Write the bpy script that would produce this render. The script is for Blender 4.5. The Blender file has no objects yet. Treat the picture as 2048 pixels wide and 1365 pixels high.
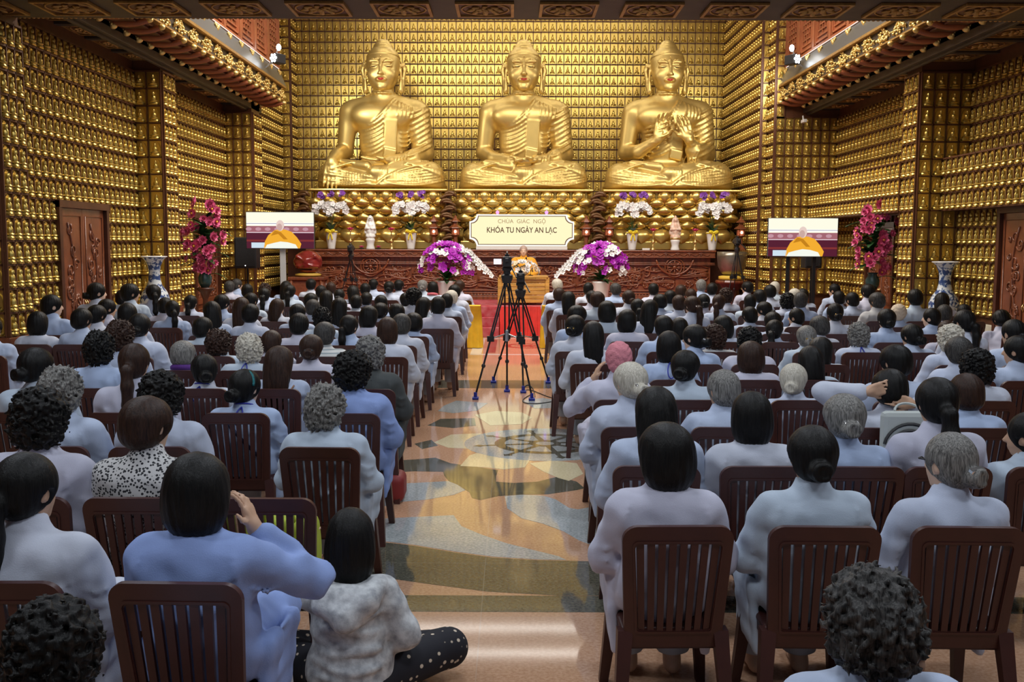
import bpy, bmesh, math, random
import numpy as np
from math import sin, cos, pi, radians, atan, tan, sqrt
from mathutils import Matrix, Vector, Euler
rng = np.random.default_rng(7); random.seed(7)
S = bpy.context.scene
C = S.collection
# ------------------------------------------------------------------ camera
FPX = 1991.0; CAM_H = 1.97; PITCH = atan(194.5 / FPX); ROLL = radians(0.2)
cam = bpy.data.cameras.new('camera'); camo = bpy.data.objects.new('camera', cam); C.objects.link(camo)
cam.sensor_fit = 'HORIZONTAL'; cam.sensor_width = 36.0; cam.lens = 36.0 * FPX / 2048.0
cam.clip_start = 0.05; cam.clip_end = 200
CAMM = Matrix.Rotation(pi / 2 - PITCH, 4, 'X') @ Matrix.Rotation(ROLL, 4, 'Z')
CAMM = Matrix.Translation((0, 0, CAM_H)) @ CAMM
camo.matrix_world = CAMM
S.camera = camo
CR = np.array(CAMM.to_3x3()); CT = np.array([0, 0, CAM_H])
def ray(px, py):
    return CR @ np.array([(px - 1024) / FPX, (682.5 - py) / FPX, -1.0])
def at(px, py, d):            # pixel direction met with the plane y = d
    r = ray(px, py); return CT + r * (d / r[1])
def ground(px, py, z=0.0):    # pixel direction met with the plane z
    r = ray(px, py); return CT + r * ((z - CAM_H) / r[2])
def proj(p):
    q = CR.T @ (np.asarray(p, float) - CT)
    return 1024 - FPX * q[0] / q[2], 682.5 + FPX * q[1] / q[2]
# ------------------------------------------------------------------ world, view, big lights
w = bpy.data.worlds.new('world'); S.world = w; w.use_nodes = True
bg = w.node_tree.nodes['Background']; bg.inputs[0].default_value = (0.72, 0.80, 1.0, 1); bg.inputs[1].default_value = 0.16
S.view_settings.view_transform = 'Standard'; S.view_settings.look = 'None'
S.view_settings.exposure = 0.0; S.view_settings.gamma = 1.0; S.view_settings.use_curve_mapping = False
def area(name, loc, sx, sy, power, col, rot=(0, 0, 0)):
    l = bpy.data.lights.new(name, 'AREA'); l.shape = 'RECTANGLE'; l.size = sx; l.size_y = sy; l.energy = power; l.color = col
    o = bpy.data.objects.new(name, l); o.location = loc; o.rotation_euler = rot; C.objects.link(o); return o
KEY, TOP, LOWL = 170, 1250, 56
WARM = (1.0, 0.90, 0.74); NEUT = (1.0, 0.96, 0.90); COOL = (0.86, 0.92, 1.0)
area('ceiling_led_strip', (0, 26.9, 8.72), 8, .16, 55, NEUT)
area('ceiling_led_strip', (0, 25.2, 8.72), 8, .16, 55, NEUT)
area('added_statue_key', (0, 14.6, 8.4), 9, .6, KEY, WARM, (radians(52), 0, 0))  # unseen key light added to brighten the statues from the front
area('upper_ceiling_light', (0, 17.5, 8.7), 9, 3.0, TOP, NEUT)
for yy in (1.5, 5.0, 8.5):
    for xx in (-3.6, 0.2, 4.0):
        area('lower_ceiling_light', (xx, yy, 4.6), 1.2, 0.6, LOWL, COOL)
# ------------------------------------------------------------------ object helpers
def obj(name, me, mat=None, parent=None, loc=None, rot=None, scale=None, label=None, cat=None, group=None, kind=None, M=None):
    o = bpy.data.objects.new(name, me); C.objects.link(o)
    if me is not None and mat is not None:
        if len(me.materials) == 0: me.materials.append(mat)
        elif me.materials[0] is not mat:
            o.material_slots[0].link = 'OBJECT'; o.material_slots[0].material = mat
    if parent is not None: o.parent = parent
    if M is not None: o.matrix_local = M
    else:
        if loc is not None: o.location = loc
        if rot is not None: o.rotation_euler = rot
        if scale is not None: o.scale = scale if hasattr(scale, '__len__') else (scale,) * 3
    if label: o['label'] = label
    if cat: o['category'] = cat
    if group: o['group'] = group
    if kind: o['kind'] = kind
    return o
def thing(name, label, cat, loc=(0, 0, 0), rz=0, group=None, scale=None):
    return obj(name, None, None, None, loc, (0, 0, rz), scale, label, cat, group)
def mesh(name, V, F, smooth=True):
    me = bpy.data.meshes.new(name)
    me.from_pydata([tuple(map(float, v)) for v in V], [], [tuple(map(int, f)) for f in F])
    if smooth: me.polygons.foreach_set('use_smooth', np.ones(len(me.polygons), bool))
    me.update(); return me
def fastmesh(name, V, Q, smooth=True):
    """V (n,3) array, Q (m,k) array of equal sized faces"""
    V = np.asarray(V, np.float32); Q = np.asarray(Q, np.int32); k = Q.shape[1]
    me = bpy.data.meshes.new(name)
    me.vertices.add(len(V)); me.vertices.foreach_set('co', V.ravel())
    me.loops.add(Q.size); me.loops.foreach_set('vertex_index', Q.ravel())
    me.polygons.add(len(Q)); me.polygons.foreach_set('loop_start', np.arange(0, Q.size, k, dtype=np.int32))
    me.polygons.foreach_set('use_smooth', np.full(len(Q), smooth))
    me.update(calc_edges=True); me.validate(); return me
class MB:
    def __init__(s): s.V = []; s.F = []
    def add(s, V, F, M=None):
        n = len(s.V)
        if M is not None:
            M = np.array(M); V = [tuple(M[:3, :3] @ np.array(v) + M[:3, 3]) for v in V]
        s.V += [tuple(v) for v in V]; s.F += [tuple(i + n for i in f) for f in F]; return s
    def box(s, x0, x1, y0, y1, z0, z1, b=0.0, M=None):
        if b <= 0:
            V = [(x, y, z) for x in (x0, x1) for y in (y0, y1) for z in (z0, z1)]
            F = [(0, 1, 3, 2), (4, 6, 7, 5), (0, 4, 5, 1), (2, 3, 7, 6), (0, 2, 6, 4), (1, 5, 7, 3)]
            return s.add(V, F, M)
        bm = bmesh.new(); bmesh.ops.create_cube(bm, size=1)
        for v in bm.verts: v.co = ((x0 + x1) / 2 + v.co.x * (x1 - x0), (y0 + y1) / 2 + v.co.y * (y1 - y0), (z0 + z1) / 2 + v.co.z * (z1 - z0))
        bmesh.ops.bevel(bm, geom=bm.edges[:], offset=b, segments=2, affect='EDGES', profile=0.5)
        bm.verts.index_update()
        V = [tuple(v.co) for v in bm.verts]; F = [tuple(v.index for v in f.verts) for f in bm.faces]; bm.free()
        return s.add(V, F, M)
    def lathe(s, prof, n=24, M=None, a0=0, a1=2 * pi, sq=None):
        full = abs(a1 - a0 - 2 * pi) < 1e-6; m = n if full else n + 1
        V = []; F = []
        for (r, z) in prof:
            for i in range(m):
                a = a0 + (a1 - a0) * i / n; rr = r
                V.append((rr * cos(a), rr * sin(a), z))
        for j in range(len(prof) - 1):
            for i in range(n):
                a = j * m + i; b = j * m + (i + 1) % m; F.append((a, b, b + m, a + m))
        if full:
            if prof[0][0] > 1e-5: F.append(tuple(range(n - 1, -1, -1)))
            if prof[-1][0] > 1e-5: F.append(tuple((len(prof) - 1) * m + i for i in range(n)))
        return s.add(V, F, M)
    def tube(s, P, R, n=6, close=False, M=None, flat=None):
        P = [Vector(p) for p in P]; k = len(P)
        if not hasattr(R, '__len__'): R = [R] * k
        up = None; V = []; F = []
        for i, p in enumerate(P):
            if close: t = P[(i + 1) % k] - P[i - 1]
            else: t = P[min(i + 1, k - 1)] - P[max(i - 1, 0)]
            if t.length < 1e-9: t = Vector((0, 0, 1))
            t.normalize()
            if up is None: up = t.orthogonal().normalized()
            up = (up - t * up.dot(t)); up = up.normalized() if up.length > 1e-6 else t.orthogonal().normalized()
            sd = t.cross(up)
            for j in range(n):
                a = 2 * pi * j / n; V.append(p + (up * cos(a) + sd * sin(a)) * R[i])
        for i in range(k if close else k - 1):
            i2 = (i + 1) % k
            for j in range(n):
                j2 = (j + 1) % n; F.append((i * n + j, i * n + j2, i2 * n + j2, i2 * n + j))
        if not close:
            F.append(tuple(range(n - 1, -1, -1))); F.append(tuple((k - 1) * n + j for j in range(n)))
        return s.add([tuple(v) for v in V], F, M)
    def sph(s, c, r, nu=10, nv=7, M=None):
        r = r if hasattr(r, '__len__') else (r, r, r)
        V = [(c[0], c[1], c[2] - r[2])]; F = []
        for j in range(1, nv):
            t = -pi / 2 + pi * j / nv
            for i in range(nu):
                a = 2 * pi * i / nu; V.append((c[0] + r[0] * cos(t) * cos(a), c[1] + r[1] * cos(t) * sin(a), c[2] + r[2] * sin(t)))
        V.append((c[0], c[1], c[2] + r[2])); L = len(V) - 1
        for i in range(nu):
            F.append((0, 1 + (i + 1) % nu, 1 + i)); F.append((L, L - nu + i, L - nu + (i + 1) % nu))
        for j in range(nv - 2):
            for i in range(nu):
                a = 1 + j * nu + i; b = 1 + j * nu + (i + 1) % nu; F.append((a, b, b + nu, a + nu))
        return s.add(V, F, M)
    def poly(s, P, z0, z1, M=None):       # extrude a polygon given in xy
        n = len(P); V = [(p[0], p[1], z0) for p in P] + [(p[0], p[1], z1) for p in P]
        A = sum(P[i][0] * P[(i + 1) % n][1] - P[(i + 1) % n][0] * P[i][1] for i in range(n))
        if A < 0: V = [(p[0], p[1], z0) for p in P[::-1]] + [(p[0], p[1], z1) for p in P[::-1]]
        F = [tuple(range(n - 1, -1, -1)), tuple(range(n, 2 * n))] + [(i, (i + 1) % n, n + (i + 1) % n, n + i) for i in range(n)]
        return s.add(V, F, M)
    def ring(s, O, I, z0, z1, M=None):    # band between two loops of equal length in xy
        n = len(O); V = [(p[0], p[1], z) for z in (z0, z1) for L in (O, I) for p in L]; F = []
        for i in range(n):
            j = (i + 1) % n
            F += [(i, n + i, n + j, j), (2 * n + i, 2 * n + j, 3 * n + j, 3 * n + i), (i, j, 2 * n + j, 2 * n + i), (n + i, 3 * n + i, 3 * n + j, n + j)]
        return s.add(V, F, M)
    def me(s, name, smooth=False, ang=None):
        m = mesh(name, s.V, s.F, smooth)
        bm = bmesh.new(); bm.from_mesh(m); bmesh.ops.recalc_face_normals(bm, faces=bm.faces[:]); bm.to_mesh(m); bm.free()
        if ang:
            m.polygons.foreach_set('use_smooth', np.ones(len(m.polygons), bool))
            m.set_sharp_from_angle(angle=radians(ang))
        return m
def T(x, y, z): return Matrix.Translation((x, y, z))
def RX(a): return Matrix.Rotation(a, 4, 'X')
def RY(a): return Matrix.Rotation(a, 4, 'Y')
def RZ(a): return Matrix.Rotation(a, 4, 'Z')
def SC(x, y, z): return Matrix.Diagonal((x, y, z, 1))
XZ = Matrix(((1, 0, 0, 0), (0, 0, 1, 0), (0, 1, 0, 0), (0, 0, 0, 1)))      # xy drawing -> xz plane (extrusion along y)
# ------------------------------------------------------------------ materials
MATS = {}
def mat(name, col, rough=0.5, metal=0.0, var=0.0, vscale=8.0, bump=0.0, bscale=30.0, col2=None, emit=None, es=0.0, trans=0.0, stretch=None, spec=0.5, coat=0.0, sheen=0.0, alpha=1.0, kind='noise'):
    if name in MATS: return MATS[name]
    m = bpy.data.materials.new(name); m.use_nodes = True; MATS[name] = m
    nt = m.node_tree; N = nt.nodes; Lk = nt.links; b = N['Principled BSDF']
    c4 = lambda c: (c[0], c[1], c[2], 1)
    b.inputs['Base Color'].default_value = c4(col); b.inputs['Roughness'].default_value = rough; b.inputs['Metallic'].default_value = metal
    b.inputs['Specular IOR Level'].default_value = spec
    if coat: b.inputs['Coat Weight'].default_value = coat; b.inputs['Coat Roughness'].default_value = 0.15
    if sheen: b.inputs['Sheen Weight'].default_value = sheen
    if trans: b.inputs['Transmission Weight'].default_value = trans
    if alpha < 1: b.inputs['Alpha'].default_value = alpha
    if emit: b.inputs['Emission Color'].default_value = c4(emit); b.inputs['Emission Strength'].default_value = es
    if var or bump or col2:
        tc = N.new('ShaderNodeTexCoord'); mp = N.new('ShaderNodeMapping'); Lk.new(tc.outputs['Object'], mp.inputs[0])
        if stretch: mp.inputs['Scale'].default_value = stretch
        if var or col2:
            n = N.new('ShaderNodeTexNoise'); n.inputs['Scale'].default_value = vscale; n.inputs['Detail'].default_value = 4
            Lk.new(mp.outputs[0], n.inputs[0]); r = N.new('ShaderNodeValToRGB'); Lk.new(n.outputs[0], r.inputs[0])
            c2 = col2 if col2 else tuple(min(1, x * (1 + var)) for x in col); c1 = col if col2 else tuple(x * (1 - var) for x in col)
            r.color_ramp.elements[0].position = 0.33; r.color_ramp.elements[1].position = 0.67
            r.color_ramp.elements[0].color = c4(c1); r.color_ramp.elements[1].color = c4(c2)
            Lk.new(r.outputs[0], b.inputs['Base Color'])
        if bump:
            n2 = N.new('ShaderNodeTexNoise' if kind == 'noise' else 'ShaderNodeTexVoronoi'); n2.inputs['Scale'].default_value = bscale
            Lk.new(mp.outputs[0], n2.inputs[0]); bp = N.new('ShaderNodeBump'); bp.inputs['Strength'].default_value = bump; bp.inputs['Distance'].default_value = 0.02
            Lk.new(n2.outputs[0], bp.inputs['Height']); Lk.new(bp.outputs[0], b.inputs['Normal'])
    return m
GOLD = mat('statue_gold', (0.68, 0.50, 0.17), 0.44, 0.82, var=0.05, vscale=3)
GOLDN = mat('niche_gold', (0.68, 0.485, 0.125), 0.30, 0.78, var=0.14, vscale=2.0)
GOLDP = mat('petal_gold', (0.64, 0.45, 0.13), 0.30, 0.82, var=0.10, vscale=3)
GILT = mat('gilt_carving', (0.80, 0.58, 0.20), 0.38, 0.75, var=0.15, vscale=20)
BRASS = mat('brass', (0.85, 0.62, 0.25), 0.25, 0.95)
LATT = mat('lattice_wood', (0.105, 0.035, 0.012), 0.5, var=0.2, vscale=5)
WOOD = mat('red_wood', (0.185, 0.052, 0.019), 0.33, var=0.30, vscale=3, stretch=(6, 1, 1), bump=0.12, bscale=14, coat=0.3)
WOODC = mat('carved_wood', (0.19, 0.055, 0.020), 0.36, var=0.25, vscale=6, bump=0.5, bscale=16, coat=0.35)
WOODD = mat('dark_wood', (0.075, 0.022, 0.010), 0.4, var=0.3, vscale=4)
WOODR = mat('lattice_red_wood', (0.30, 0.085, 0.030), 0.45, var=0.2, vscale=4)
CEIL = mat('ceiling_wood', (0.050, 0.034, 0.022), 0.55, var=0.2, vscale=4)
CEILP = mat('ceiling_panel_wood', (0.12, 0.042, 0.016), 0.5, var=0.2, vscale=5)
CHAIRM = mat('chair_plastic', (0.048, 0.0115, 0.008), 0.42, var=0.12, vscale=9, bump=0.03, bscale=120)
BLACK = mat('black_metal', (0.012, 0.012, 0.014), 0.4, 0.2)
BLKP = mat('black_plastic', (0.018, 0.018, 0.02), 0.5)
STEEL = mat('grey_metal', (0.55, 0.56, 0.58), 0.3, 0.9)
WHITEC = mat('white_ceramic', (0.80, 0.79, 0.76), 0.18, coat=0.4)
WHITEP = mat('white_paint', (0.75, 0.73, 0.68), 0.6)
CREAM = mat('cream_stone', (0.62, 0.56, 0.44), 0.4, var=0.08)
SKIN = mat('skin', (0.56, 0.34, 0.22), 0.5, var=0.06, vscale=12)
SKINP = mat('pale_skin', (0.70, 0.47, 0.34), 0.5, var=0.05)
LEAF = mat('leaf_green', (0.028, 0.085, 0.022), 0.4, var=0.4, vscale=9)
YELC = mat('yellow_ribbon', (0.85, 0.66, 0.03), 0.5)
REDC = mat('red_cloth', (0.62, 0.030, 0.022), 0.7, var=0.1, bump=0.1, bscale=60)
CARP = mat('red_carpet', (0.38, 0.022, 0.035), 0.9, col2=(0.46, 0.12, 0.13), vscale=7, bump=0.2, bscale=200)
def emat(name, col, s):
    return mat(name, (0.0, 0.0, 0.0), 0.5, emit=col, es=s, spec=0.2)
# ------------------------------------------------------------------ implicit surfaces -> mesh (surface nets)
class SDF:
    def __init__(s, lo, hi, h):
        s.lo = np.array(lo, float); s.h = h; s.n = (np.ceil((np.array(hi) - s.lo) / h).astype(int) + 1)
        s.ax = [(s.lo[i] + h * np.arange(s.n[i])).astype(np.float32) for i in range(3)]
        s.D = np.full(s.n, 1.0, np.float32)
    def _sl(s, lo, hi):
        out = []
        for i in range(3):
            a = max(0, int((lo[i] - s.lo[i]) / s.h)); b = min(s.n[i], int((hi[i] - s.lo[i]) / s.h) + 2)
            if b <= a: return None, None
            out.append(slice(a, b))
        X = s.ax[0][out[0]][:, None, None]; Y = s.ax[1][out[1]][None, :, None]; Z = s.ax[2][out[2]][None, None, :]
        return tuple(out), (X, Y, Z)
    def apply(s, fn, lo, hi, k, sub=False):
        m = k + 3 * s.h
        sl, g = s._sl([a - m for a in lo], [a + m for a in hi])
        if sl is None: return s
        d = fn(*g); a = s.D[sl]
        if sub: d = -d; hh = np.maximum(k - np.abs(a - d), 0) / max(k, 1e-6); s.D[sl] = np.maximum(a, d) + hh * hh * k * .25
        else: hh = np.maximum(k - np.abs(a - d), 0) / max(k, 1e-6); s.D[sl] = np.minimum(a, d) - hh * hh * k * .25
        return s
    def ell(s, c, r, k=0.0, rot=None, sub=False):
        r = r if hasattr(r, '__len__') else (r,) * 3; R = None
        if rot is not None: R = np.array(Euler(rot).to_matrix()).T
        def fn(X, Y, Z):
            x, y, z = X - c[0], Y - c[1], Z - c[2]
            if R is not None: x, y, z = (R[0, 0] * x + R[0, 1] * y + R[0, 2] * z, R[1, 0] * x + R[1, 1] * y + R[1, 2] * z, R[2, 0] * x + R[2, 1] * y + R[2, 2] * z)
            k0 = np.sqrt((x / r[0]) ** 2 + (y / r[1]) ** 2 + (z / r[2]) ** 2); k1 = np.sqrt((x / r[0] ** 2) ** 2 + (y / r[1] ** 2) ** 2 + (z / r[2] ** 2) ** 2)
            return k0 * (k0 - 1) / np.maximum(k1, 1e-6)
        m = max(r) if rot is not None else None
        rr = (m,) * 3 if m else r
        return s.apply(fn, [c[i] - rr[i] for i in range(3)], [c[i] + rr[i] for i in range(3)], k, sub)
    def cap(s, a, b, ra, rb=None, k=0.0, sub=False, sq=(1, 1, 1)):
        rb = ra if rb is None else rb; a = np.array(a, float); b = np.array(b, float); ab = b - a; L = float(ab @ ab) + 1e-12
        def fn(X, Y, Z):
            x, y, z = X - a[0], Y - a[1], Z - a[2]
            t = np.clip((x * ab[0] + y * ab[1] + z * ab[2]) / L, 0, 1)
            return np.sqrt((sq[0] * (x - t * ab[0])) ** 2 + (sq[1] * (y - t * ab[1])) ** 2 + (sq[2] * (z - t * ab[2])) ** 2) - (ra + t * (rb - ra))
        m = max(ra, rb) / min(sq)
        return s.apply(fn, np.minimum(a, b) - m, np.maximum(a, b) + m, k, sub)
    def path(s, P, R, k=0.0, sub=False):
        if not hasattr(R, '__len__'): R = [R] * len(P)
        for i in range(len(P) - 1): s.cap(P[i], P[i + 1], R[i], R[i + 1], k, sub)
        return s
    def box(s, c, hf, r=0.0, k=0.0, rot=None, sub=False):
        R = np.array(Euler(rot).to_matrix()).T if rot is not None else None
        def fn(X, Y, Z):
            x, y, z = X - c[0], Y - c[1], Z - c[2]
            if R is not None: x, y, z = (R[0, 0] * x + R[0, 1] * y + R[0, 2] * z, R[1, 0] * x + R[1, 1] * y + R[1, 2] * z, R[2, 0] * x + R[2, 1] * y + R[2, 2] * z)
            qx, qy, qz = np.abs(x) - hf[0] + r, np.abs(y) - hf[1] + r, np.abs(z) - hf[2] + r
            o = np.sqrt(np.maximum(qx, 0) ** 2 + np.maximum(qy, 0) ** 2 + np.maximum(qz, 0) ** 2)
            return o + np.minimum(np.maximum(qx, np.maximum(qy, qz)), 0) - r
        m = sqrt(sum(a * a for a in hf)) if rot is not None else None
        rr = (m,) * 3 if m else hf
        return s.apply(fn, [c[i] - rr[i] for i in range(3)], [c[i] + rr[i] for i in range(3)], k, sub)
    def disp(s, fn):                      # add a displacement field everywhere
        X = s.ax[0][:, None, None]; Y = s.ax[1][None, :, None]; Z = s.ax[2][None, None, :]
        s.D += fn(X, Y, Z).astype(np.float32); return s
    def front(s, x, z, off=0.0):          # y of the surface seen from -y at (x,z)
        i = int(np.clip((x - s.lo[0]) / s.h, 0, s.n[0] - 1)); k = int(np.clip((z - s.lo[2]) / s.h, 0, s.n[2] - 1))
        col = s.D[i, :, k] < 0
        if not col.any(): return None
        j = int(col.argmax())
        if j == 0: return float(s.ax[1][0]) + off
        a, b = float(s.D[i, j - 1, k]), float(s.D[i, j, k]); b = b if b < 0 else -1e-4
        t = min(1.0, max(0.0, a / (a - b))) if a < 4 * s.h else 1.0
        return float(s.ax[1][j - 1]) + t * s.h + off
    def mesh(s, name):
        D = s.D; h = s.h; sg = D < 0; n = np.array(D.shape) - 1
        acc = np.zeros(tuple(n) + (3,), np.float32); cnt = np.zeros(tuple(n), np.float32)
        for ax in range(3):
            o1, o2 = [a for a in range(3) if a != ax]
            for a in (0, 1):
                for b in (0, 1):
                    sl0 = [None] * 3; sl1 = [None] * 3
                    sl0[ax] = slice(0, n[ax]); sl1[ax] = slice(1, n[ax] + 1)
                    sl0[o1] = sl1[o1] = slice(a, a + n[o1]); sl0[o2] = sl1[o2] = slice(b, b + n[o2])
                    s0 = sg[tuple(sl0)]; s1 = sg[tuple(sl1)]; m = s0 != s1
                    idx = np.nonzero(m)
                    if len(idx[0]) == 0: continue
                    p0 = D[tuple(sl0)][idx]; p1 = D[tuple(sl1)][idx]; t = p0 / (p0 - p1)
                    acc[idx + (ax,)] += t; acc[idx + (o1,)] += a; acc[idx + (o2,)] += b; cnt[idx] += 1
        act = cnt > 0; idm = np.full(tuple(n), -1, np.int32); idx = np.nonzero(act); idm[idx] = np.arange(len(idx[0]))
        V = acc[idx] / cnt[idx][:, None]; V = s.lo + h * (np.stack(idx, 1) + V)
        Q = []
        for ax in range(3):
            o1, o2 = (ax + 1) % 3, (ax + 2) % 3
            sl0 = [slice(None)] * 3; sl1 = [slice(None)] * 3
            sl0[ax] = slice(0, n[ax]); sl1[ax] = slice(1, n[ax] + 1)
            for q in (sl0, sl1): q[o1] = slice(1, n[o1]); q[o2] = slice(1, n[o2])
            s0 = sg[tuple(sl0)]; s1 = sg[tuple(sl1)]; e = np.stack(np.nonzero(s0 != s1), 1)
            if len(e) == 0: continue
            fl = s0[tuple(e.T)]
            def cell(d1, d2):
                c = e.copy(); c[:, o1] += d1; c[:, o2] += d2; return idm[tuple(c.T)]
            q = np.stack([cell(0, 0), cell(1, 0), cell(1, 1), cell(0, 1)], 1)
            q[~fl] = q[~fl][:, ::-1]; Q.append(q)
        Q = np.concatenate(Q); Q = Q[(Q >= 0).all(1)]
        me = fastmesh(name, V, Q); me['shared'] = 1; return me
def yawpt(p, c, a):
    x, y = p[0] - c[0], p[1] - c[1]; return (c[0] + x * cos(a) - y * sin(a), c[1] + x * sin(a) + y * cos(a), p[2])
def bez(P, n=10):
    P = [np.array(p, float) for p in P]; out = []
    for i in range(n + 1):
        t = i / n; Q = P[:]
        while len(Q) > 1: Q = [Q[j] * (1 - t) + Q[j + 1] * t for j in range(len(Q) - 1)]
        out.append(tuple(Q[0]))
    return out
WORDS = ['zero', 'one', 'two', 'three', 'four', 'five', 'six', 'seven', 'eight', 'nine', 'ten', 'eleven', 'twelve', 'thirteen', 'fourteen', 'fifteen', 'sixteen', 'seventeen', 'eighteen', 'nineteen', 'twenty']
# ================================================================== floor
STAGE_Y = 21.3; STAGE_Z = 0.615
def granite(name, c1, c2, rough=0.06, joints=False):
    m = bpy.data.materials.new(name); m.use_nodes = True; N = m.node_tree.nodes; Lk = m.node_tree.links; b = N['Principled BSDF']
    tc = N.new('ShaderNodeTexCoord'); n = N.new('ShaderNodeTexNoise'); n.inputs['Scale'].default_value = 55; n.inputs['Detail'].default_value = 5
    Lk.new(tc.outputs['Object'], n.inputs[0]); r = N.new('ShaderNodeValToRGB'); Lk.new(n.outputs[0], r.inputs[0])
    r.color_ramp.elements[0].position = .35; r.color_ramp.elements[1].position = .65
    r.color_ramp.elements[0].color = (*c1, 1); r.color_ramp.elements[1].color = (*c2, 1)
    out = r.outputs[0]
    br = N.new('ShaderNodeTexBrick'); mp = N.new('ShaderNodeMapping'); Lk.new(tc.outputs['Object'], mp.inputs[0]); Lk.new(mp.outputs[0], br.inputs[0])
    mp.inputs['Location'].default_value = (0.16, 0.3, 0)
    br.offset = 0; br.inputs['Scale'].default_value = 1; br.inputs['Mortar Size'].default_value = 0.0035; br.inputs['Brick Width'].default_value = 0.9; br.inputs['Row Height'].default_value = 0.9; br.inputs['Mortar Smooth'].default_value = 0.3
    mx = N.new('ShaderNodeMixRGB'); Lk.new(br.outputs['Fac'], mx.inputs[0]); Lk.new(out, mx.inputs[1]); mx.inputs[2].default_value = (c2[0] * .8 + .05, c2[1] * .8 + .05, c2[2] * .8 + .05, 1)
    Lk.new(mx.outputs[0], b.inputs['Base Color'])
    b.inputs['Roughness'].default_value = rough; b.inputs['Specular IOR Level'].default_value = 0.6
    return m
PEACH = granite('peach_granite', (0.42, 0.23, 0.135), (0.54, 0.33, 0.21))
GREY = granite('grey_granite', (0.26, 0.29, 0.30), (0.42, 0.45, 0.45))
OLIVE = granite('dark_olive_granite', (0.060, 0.058, 0.044), (0.12, 0.115, 0.085))
CRM = granite('cream_marble', (0.56, 0.48, 0.30), (0.66, 0.58, 0.38))
floor = obj('floor', MB().box(-8.2, 9.0, -4, 28.2, -0.2, 0).me('floor'), PEACH, kind='structure')
def fpoly(name, pts, m, zt, crop=True):
    P = []
    for (cx, cy) in pts:
        g = ground(750 + cx / 1.9083, 650 + cy / 1.9093) if crop else (cx, cy)
        P.append((g[0], g[1]))
    return obj(name, MB().poly(P, -0.01, zt).me(name), m, floor)
fpoly('border_strip', [(-4.5, 5.18), (4.5, 5.18), (4.5, 5.43), (-4.5, 5.43)], OLIVE, .0010, False)
fpoly('border_strip', [(-4.5, 13.5), (4.5, 13.5), (4.5, 14.3), (-4.5, 14.3)], OLIVE, .0010, False)
fpoly('inlay_band', [(-150, 800), (-60, 818), (20, 830), (150, 845), (300, 870), (450, 890), (620, 900), (850, 905), (1000, 905), (1000, 1035), (850, 1035), (700, 1035), (430, 1020), (200, 990), (0, 962), (-150, 935)], OLIVE, .0012)
fpoly('inlay_petal', [(-60, 745), (50, 740), (300, 728), (330, 770), (400, 800), (500, 835), (600, 860), (700, 885), (730, 899), (620, 897), (450, 886), (300, 866), (150, 841), (20, 826), (-60, 812)], GREY, .0014)
fpoly('inlay_petal', [(495, 655), (560, 650), (640, 653), (690, 668), (740, 700), (775, 706), (860, 690), (900, 740), (880, 800), (850, 835), (815, 838), (780, 825), (720, 790), (640, 760), (560, 740), (505, 702)], GREY, .0014)
fpoly('inlay_petal', [(40, 675), (40, 608), (150, 605), (280, 598), (315, 612), (345, 632), (300, 650), (200, 668), (110, 676)], GREY, .0014)
fpoly('inlay_scroll', [(60, 520), (150, 515), (230, 508), (290, 530), (400, 545), (470, 556), (462, 580), (462, 600), (530, 605), (620, 600), (700, 580), (770, 600), (800, 625), (770, 632), (660, 648), (560, 649), (470, 655), (400, 670), (370, 662), (360, 640), (330, 622), (285, 602), (265, 578), (260, 562), (150, 560), (60, 565)], OLIVE, .0012)
fpoly('inlay_leaf', [(325, 540), (360, 500), (420, 480), (520, 490), (590, 520), (572, 545), (490, 553), (420, 545)], CRM, .0016)
fpoly('inlay_leaf', [(225, 450), (290, 420), (400, 415), (455, 435), (440, 460), (380, 475), (280, 470)], CRM, .0014)
fpoly('inlay_leaf', [(590, 530), (680, 518), (770, 530), (795, 570), (740, 597), (700, 586), (640, 560)], CRM, .0016)
fpoly('inlay_leaf', [(380, 345), (460, 330), (560, 335), (600, 355), (560, 380), (440, 385)], CRM, .0014)
fpoly('inlay_patch', [(200, 385), (250, 360), (380, 357), (385, 385), (300, 395)], OLIVE, .0012)
fpoly('inlay_patch', [(150, 455), (215, 440), (240, 462), (180, 475)], OLIVE, .0012)
fpoly('inlay_petal', [(240, 330), (262, 310), (310, 290), (430, 300), (390, 328), (300, 338)], GREY, .0014)
fpoly('inlay_petal', [(560, 290), (640, 280), (720, 292), (700, 318), (610, 320)], GREY, .0014)
def circ(cx, cy, r, n=40): return [(cx + r * cos(2 * pi * i / n), cy + r * sin(2 * pi * i / n)) for i in range(n)]
WX, WY = 0.33, 9.72
fpoly('wheel_disc', circ(WX, WY, .80), GREY, .0019, False)
def fring(name, r0, r1, m, z):
    obj(name, MB().ring(circ(WX, WY, r1), circ(WX, WY, r0), -.005, z).me(name), m, floor)
fring('wheel_rim', .40, .50, OLIVE, .0024); fring('wheel_hub', .09, .16, OLIVE, .0024)
for i in range(8):
    a = i * pi / 4 + .2; p = np.array([WX, WY]); u = np.array([cos(a), sin(a)]); v = np.array([-sin(a), cos(a)])
    P = [p + u * .15 - v * .03, p + u * .62 - v * .022, p + u * .66 - v * .05, p + u * .72, p + u * .66 + v * .05, p + u * .62 + v * .022, p + u * .15 + v * .03]
    fpoly('wheel_spoke', [tuple(q) for q in P], OLIVE, .0028, False)
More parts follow.
